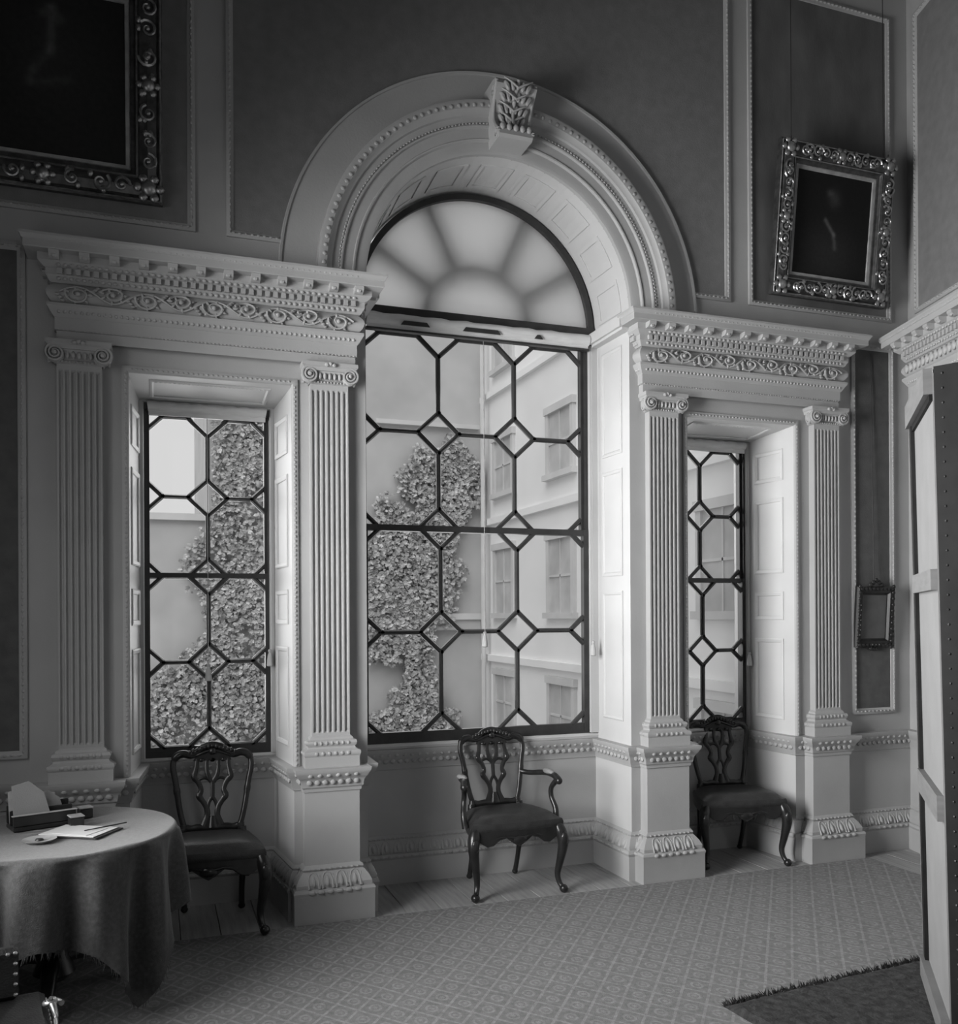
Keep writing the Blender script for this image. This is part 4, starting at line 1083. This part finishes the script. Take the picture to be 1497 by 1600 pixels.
def picture(name, label, cx, zbot, w, h, fwid, ybot, lean, fn, base, orn, rich):
    r = thing(name, label, 'painting', (cx, ybot, zbot)); r.rotation_euler = (lean, 0, 0)
    gilt_frame(r, w, h, fwid, base, orn, rich)
    me = portrait(60, 72, w - 2 * fwid + .01, h - 2 * fwid + .01, fn); me.materials.append(pm)
    o = bpy.data.objects.new('painted_canvas', me); C.objects.link(o); o.parent = r; o.location = (0, -.010, h / 2)
    MB().box(-w / 2 + .02, w / 2 - .02, -.004, .004, .02, h - .02).build('backboard', 'black_wood', r)
    return r
LN = radians(6.5)
picture('framed_portrait', 'dark oil portrait of a man in a carved gilt frame above the right window', 2.405, 3.865, .965, 1.01, .150, -.012, LN, fig_r, 'gilt_dark', 'gilt', 9)
picture('framed_painting', 'large dim painting of a figure in a carved gilt frame, upper left corner', -2.535, 3.885, 1.15, 1.16, .165, -.012, LN, fig_l, 'gilt_dark', 'gilt', 5)
# cords of the right portrait
for x, lb in ((2.02, 'thin dark hanging cord on the left above the portrait over the right window'), (2.80, 'thin dark hanging cord on the right above the portrait over the right window')):
    tag(MB().tube([(x, -.137, 4.86), (x, -.137, 6.2)], .003, 5, up=(1, 0, 0)).build('picture_cord', 'wire'), lb, 'cord', 'cords of the right portrait')
# small picture hung by the right pilaster
sp_ = thing('small_picture', 'small dark-framed picture hanging on the panel right of the last pilaster', 'picture', (2.795, -.006, 1.455)); sp_.rotation_euler = (radians(4), 0, 0)
w, h, q = .335, .43, .062
P = [(-w / 2, 0), (-w / 2, h), (w / 2, h), (w / 2, 0)]
MB().mould(P, [(0, 0), (0, .02), (.012, .034), (.03, .026), (.044, .028), (.055, .012), (q, .01), (q, 0)], VT, closed=True).build('frame', 'frame_black', sp_, smooth=30)
MB().box(-w / 2 + q - .004, w / 2 - q + .004, -.010, -.002, q - .004, h - q + .004).build('print', 'print_grey', sp_)
mm = MB()
for i in range(11):
    u = i / 10
    for X, Z in ((-w / 2 + .018, h * u), (w / 2 - .018, h * u)): mm.ball(VT(X, Z, .03), (.013, .012, .016), 6, 4)
    if 0 < i < 10:
        for X, Z in ((-w / 2 + w * u, .016), (-w / 2 + w * u, h - .016)): mm.ball(VT(X, Z, .03), (.014, .012, .014), 6, 4)
for k in range(5): mm.ball(VT(-.05 + .025 * k, h + .012 + .016 * (2 - abs(k - 2)), .02), (.016, .012, .018), 6, 4)
for k in range(3): mm.ball(VT(-.02 + .02 * k, -.012, .02), (.016, .012, .016), 6, 4)
mm.build('carved_ornament', 'frame_black', sp_, smooth=60, kind='stuff')
mm = MB()
for k in range(7): mm.ball(VT(-w / 2 + .020 + .004 * (k % 2), .09 + .035 * k, .042), (.004, .004, .005), 5, 4)
for k in range(3): mm.ball(VT(-.03 + .03 * k, .02, .042), (.005, .004, .005), 5, 4)
mm.build('gilt_beads', 'brass', sp_, smooth=60, kind='stuff')  # bright beads added to give the dark frame its gold glints
tag(MB().tube([(2.795, -.035, 1.92), (2.795, -.012, 3.54)], .003, 5, up=(1, 0, 0)).build('picture_cord', 'wire'), 'thin dark cord from the panel top holding the small picture', 'cord')

# ------------------------------------------------------------------ courtyard seen through the glass
MB().box(-30, 30, .7, 40, -.9, -.8).build('courtyard_ground', 'gravel', kind='structure')
gw = thing('garden_wall', 'low pale garden wall across the court, seen through the left window', 'wall', (-8, 9, -.8))
MB().box(-16, -1.25, 9.0, 9.4, -.8, 3.12).build('wall_face', 'render_grey', gw, world=True)
MB().box(-16, -1.25, 8.92, 9.48, 3.12, 3.22).build('coping', 'ext_trim', gw, world=True)
th = thing('rear_house', 'plain rendered house end overgrown with ivy, across the court', 'house', (1, 9, -.8))
MB().box(-1.25, 3.14, 9.0, 14, -.8, 7.2).build('wall_face', 'render_grey', th, world=True)
MB().box(1.0, 3.04, 8.86, 9.0, 1.62, 1.72).build('string_course', 'ext_trim', th, world=True)
MB().box(1.0, 3.04, 8.9, 9.0, 1.45, 1.62).build('string_frieze', 'render_grey', th, world=True)
MB().box(1.3, 3.04, 8.9, 9.0, 4.75, 4.82).build('string_course', 'ext_trim', th, world=True)
wg = thing('side_wing', 'bright rendered side wing with sash windows, seen through the arched window', 'house', (3.3, 5, -.8))
MB().box(3.15, 6, .62, 9.05, -.8, 7.4).build('wall_face', 'render_pale', wg, world=True)
for z in (.95, 3.15, 5.2): MB().box(3.08, 3.15, .65, 9.0, z, z + .10).build('string_course', 'render_pale', wg, world=True)
for (y0, y1) in ((7.7, 8.4), (5.6, 6.3), (3.7, 4.4), (1.9, 2.6)):
    for z0, z1 in ((-.1, .75), (1.72, 2.72), (3.62, 4.45), (5.6, 6.5)):
        wf = MB()
        wf.box(3.10, 3.15, y0 - .09, y0, z0 - .06, z1 + .05); wf.box(3.10, 3.15, y1, y1 + .09, z0 - .06, z1 + .05); wf.box(3.08, 3.15, y0 - .11, y1 + .11, z1 - .002, z1 + .1); wf.box(3.06, 3.15, y0 - .13, y1 + .13, z0 - .08, z0)
        W_ = wf.build('window', 'ext_trim', wg, world=True)
        gm = MB().box(3.13, 3.145, y0, y1, z0, z1); go = gm.build('glass', 'ext_glass', W_)
        bm = MB().box(3.115, 3.14, (y0 + y1) / 2 - .012, (y0 + y1) / 2 + .012, z0, z1); bm.box(3.115, 3.14, y0, y1, (z0 + z1) / 2 - .015, (z0 + z1) / 2 + .015)
        go = bm.build('sash_bar', 'ext_trim', W_)
# drain pipe near the inner corner
tag(MB().tube([(3.02, 8.7, -.8), (3.02, 8.7, 7.2)], .04, 8, up=(1, 0, 0)).build('drainpipe', 'ext_trim'), 'pale drainpipe running down the side wing near its corner', 'pipe')
def ivy(label, blobs, n, ywall=9.0):
    mm = MB(); tot = sum(b[2] * b[3] * b[4] for b in blobs)
    for cx, cz, rx, rz, dn in blobs:
        for i in range(int(n * rx * rz * dn / tot)):
            r = random.random() ** .42 * (1.12 if random.random() < .3 else 1); a = random.random() * 2 * pi; r *= 1 + .18 * sin(3 * a + cx * 5) + .12 * sin(7 * a + cz * 3)
            x = cx + rx * r * cos(a); z = cz + rz * r * sin(a); y = ywall - random.uniform(.06, .2)
            if (x < -1.2 and z > 3.0) or x > 3.08: continue
            s = random.uniform(.025, .055); t1 = random.uniform(-.6, .6); t2 = random.uniform(-.9, .5); rr = random.random() * 6.28
            M_ = Matrix.Rotation(t1, 3, 'Z') @ Matrix.Rotation(t2, 3, 'X') @ Matrix.Rotation(rr, 3, 'Y')
            q = [M_ @ Vector(p) * s for p in ((0, 0, -1), (.8, -.1, -.2), (.5, 0, .8), (0, -.15, .45), (-.5, 0, .8), (-.8, -.1, -.2))]
            mm.add([(x + p.x, y + p.y, z + p.z) for p in q], [(0, 1, 2, 3), (0, 3, 4, 5)])
    o = mm.build('ivy', 'ivy_leaf', kind='stuff'); tag(o, label, 'ivy'); return o
ivy('dense ivy climbing the house end, filling the right of the left window', [(-.65, 5.0, .75, 1.6, 1), (-.6, 2.9, .8, 1.3, 1), (-.7, 1.2, .8, 1.2, 1), (-1.6, .0, .9, 1.0, .9), (-.4, -.1, .8, .8, .6)], 17000)
ivy('ivy patches and stem on the grey wall, seen through the arched window', [(2.35, 3.75, .55, .75, 1), (2.72, 3.8, .3, .6, .8), (1.75, 2.35, .8, .95, 1), (1.5, 1.6, .5, .6, 1), (2.0, .7, .28, 1.0, 1), (1.9, .0, .7, .45, .8)], 14000)
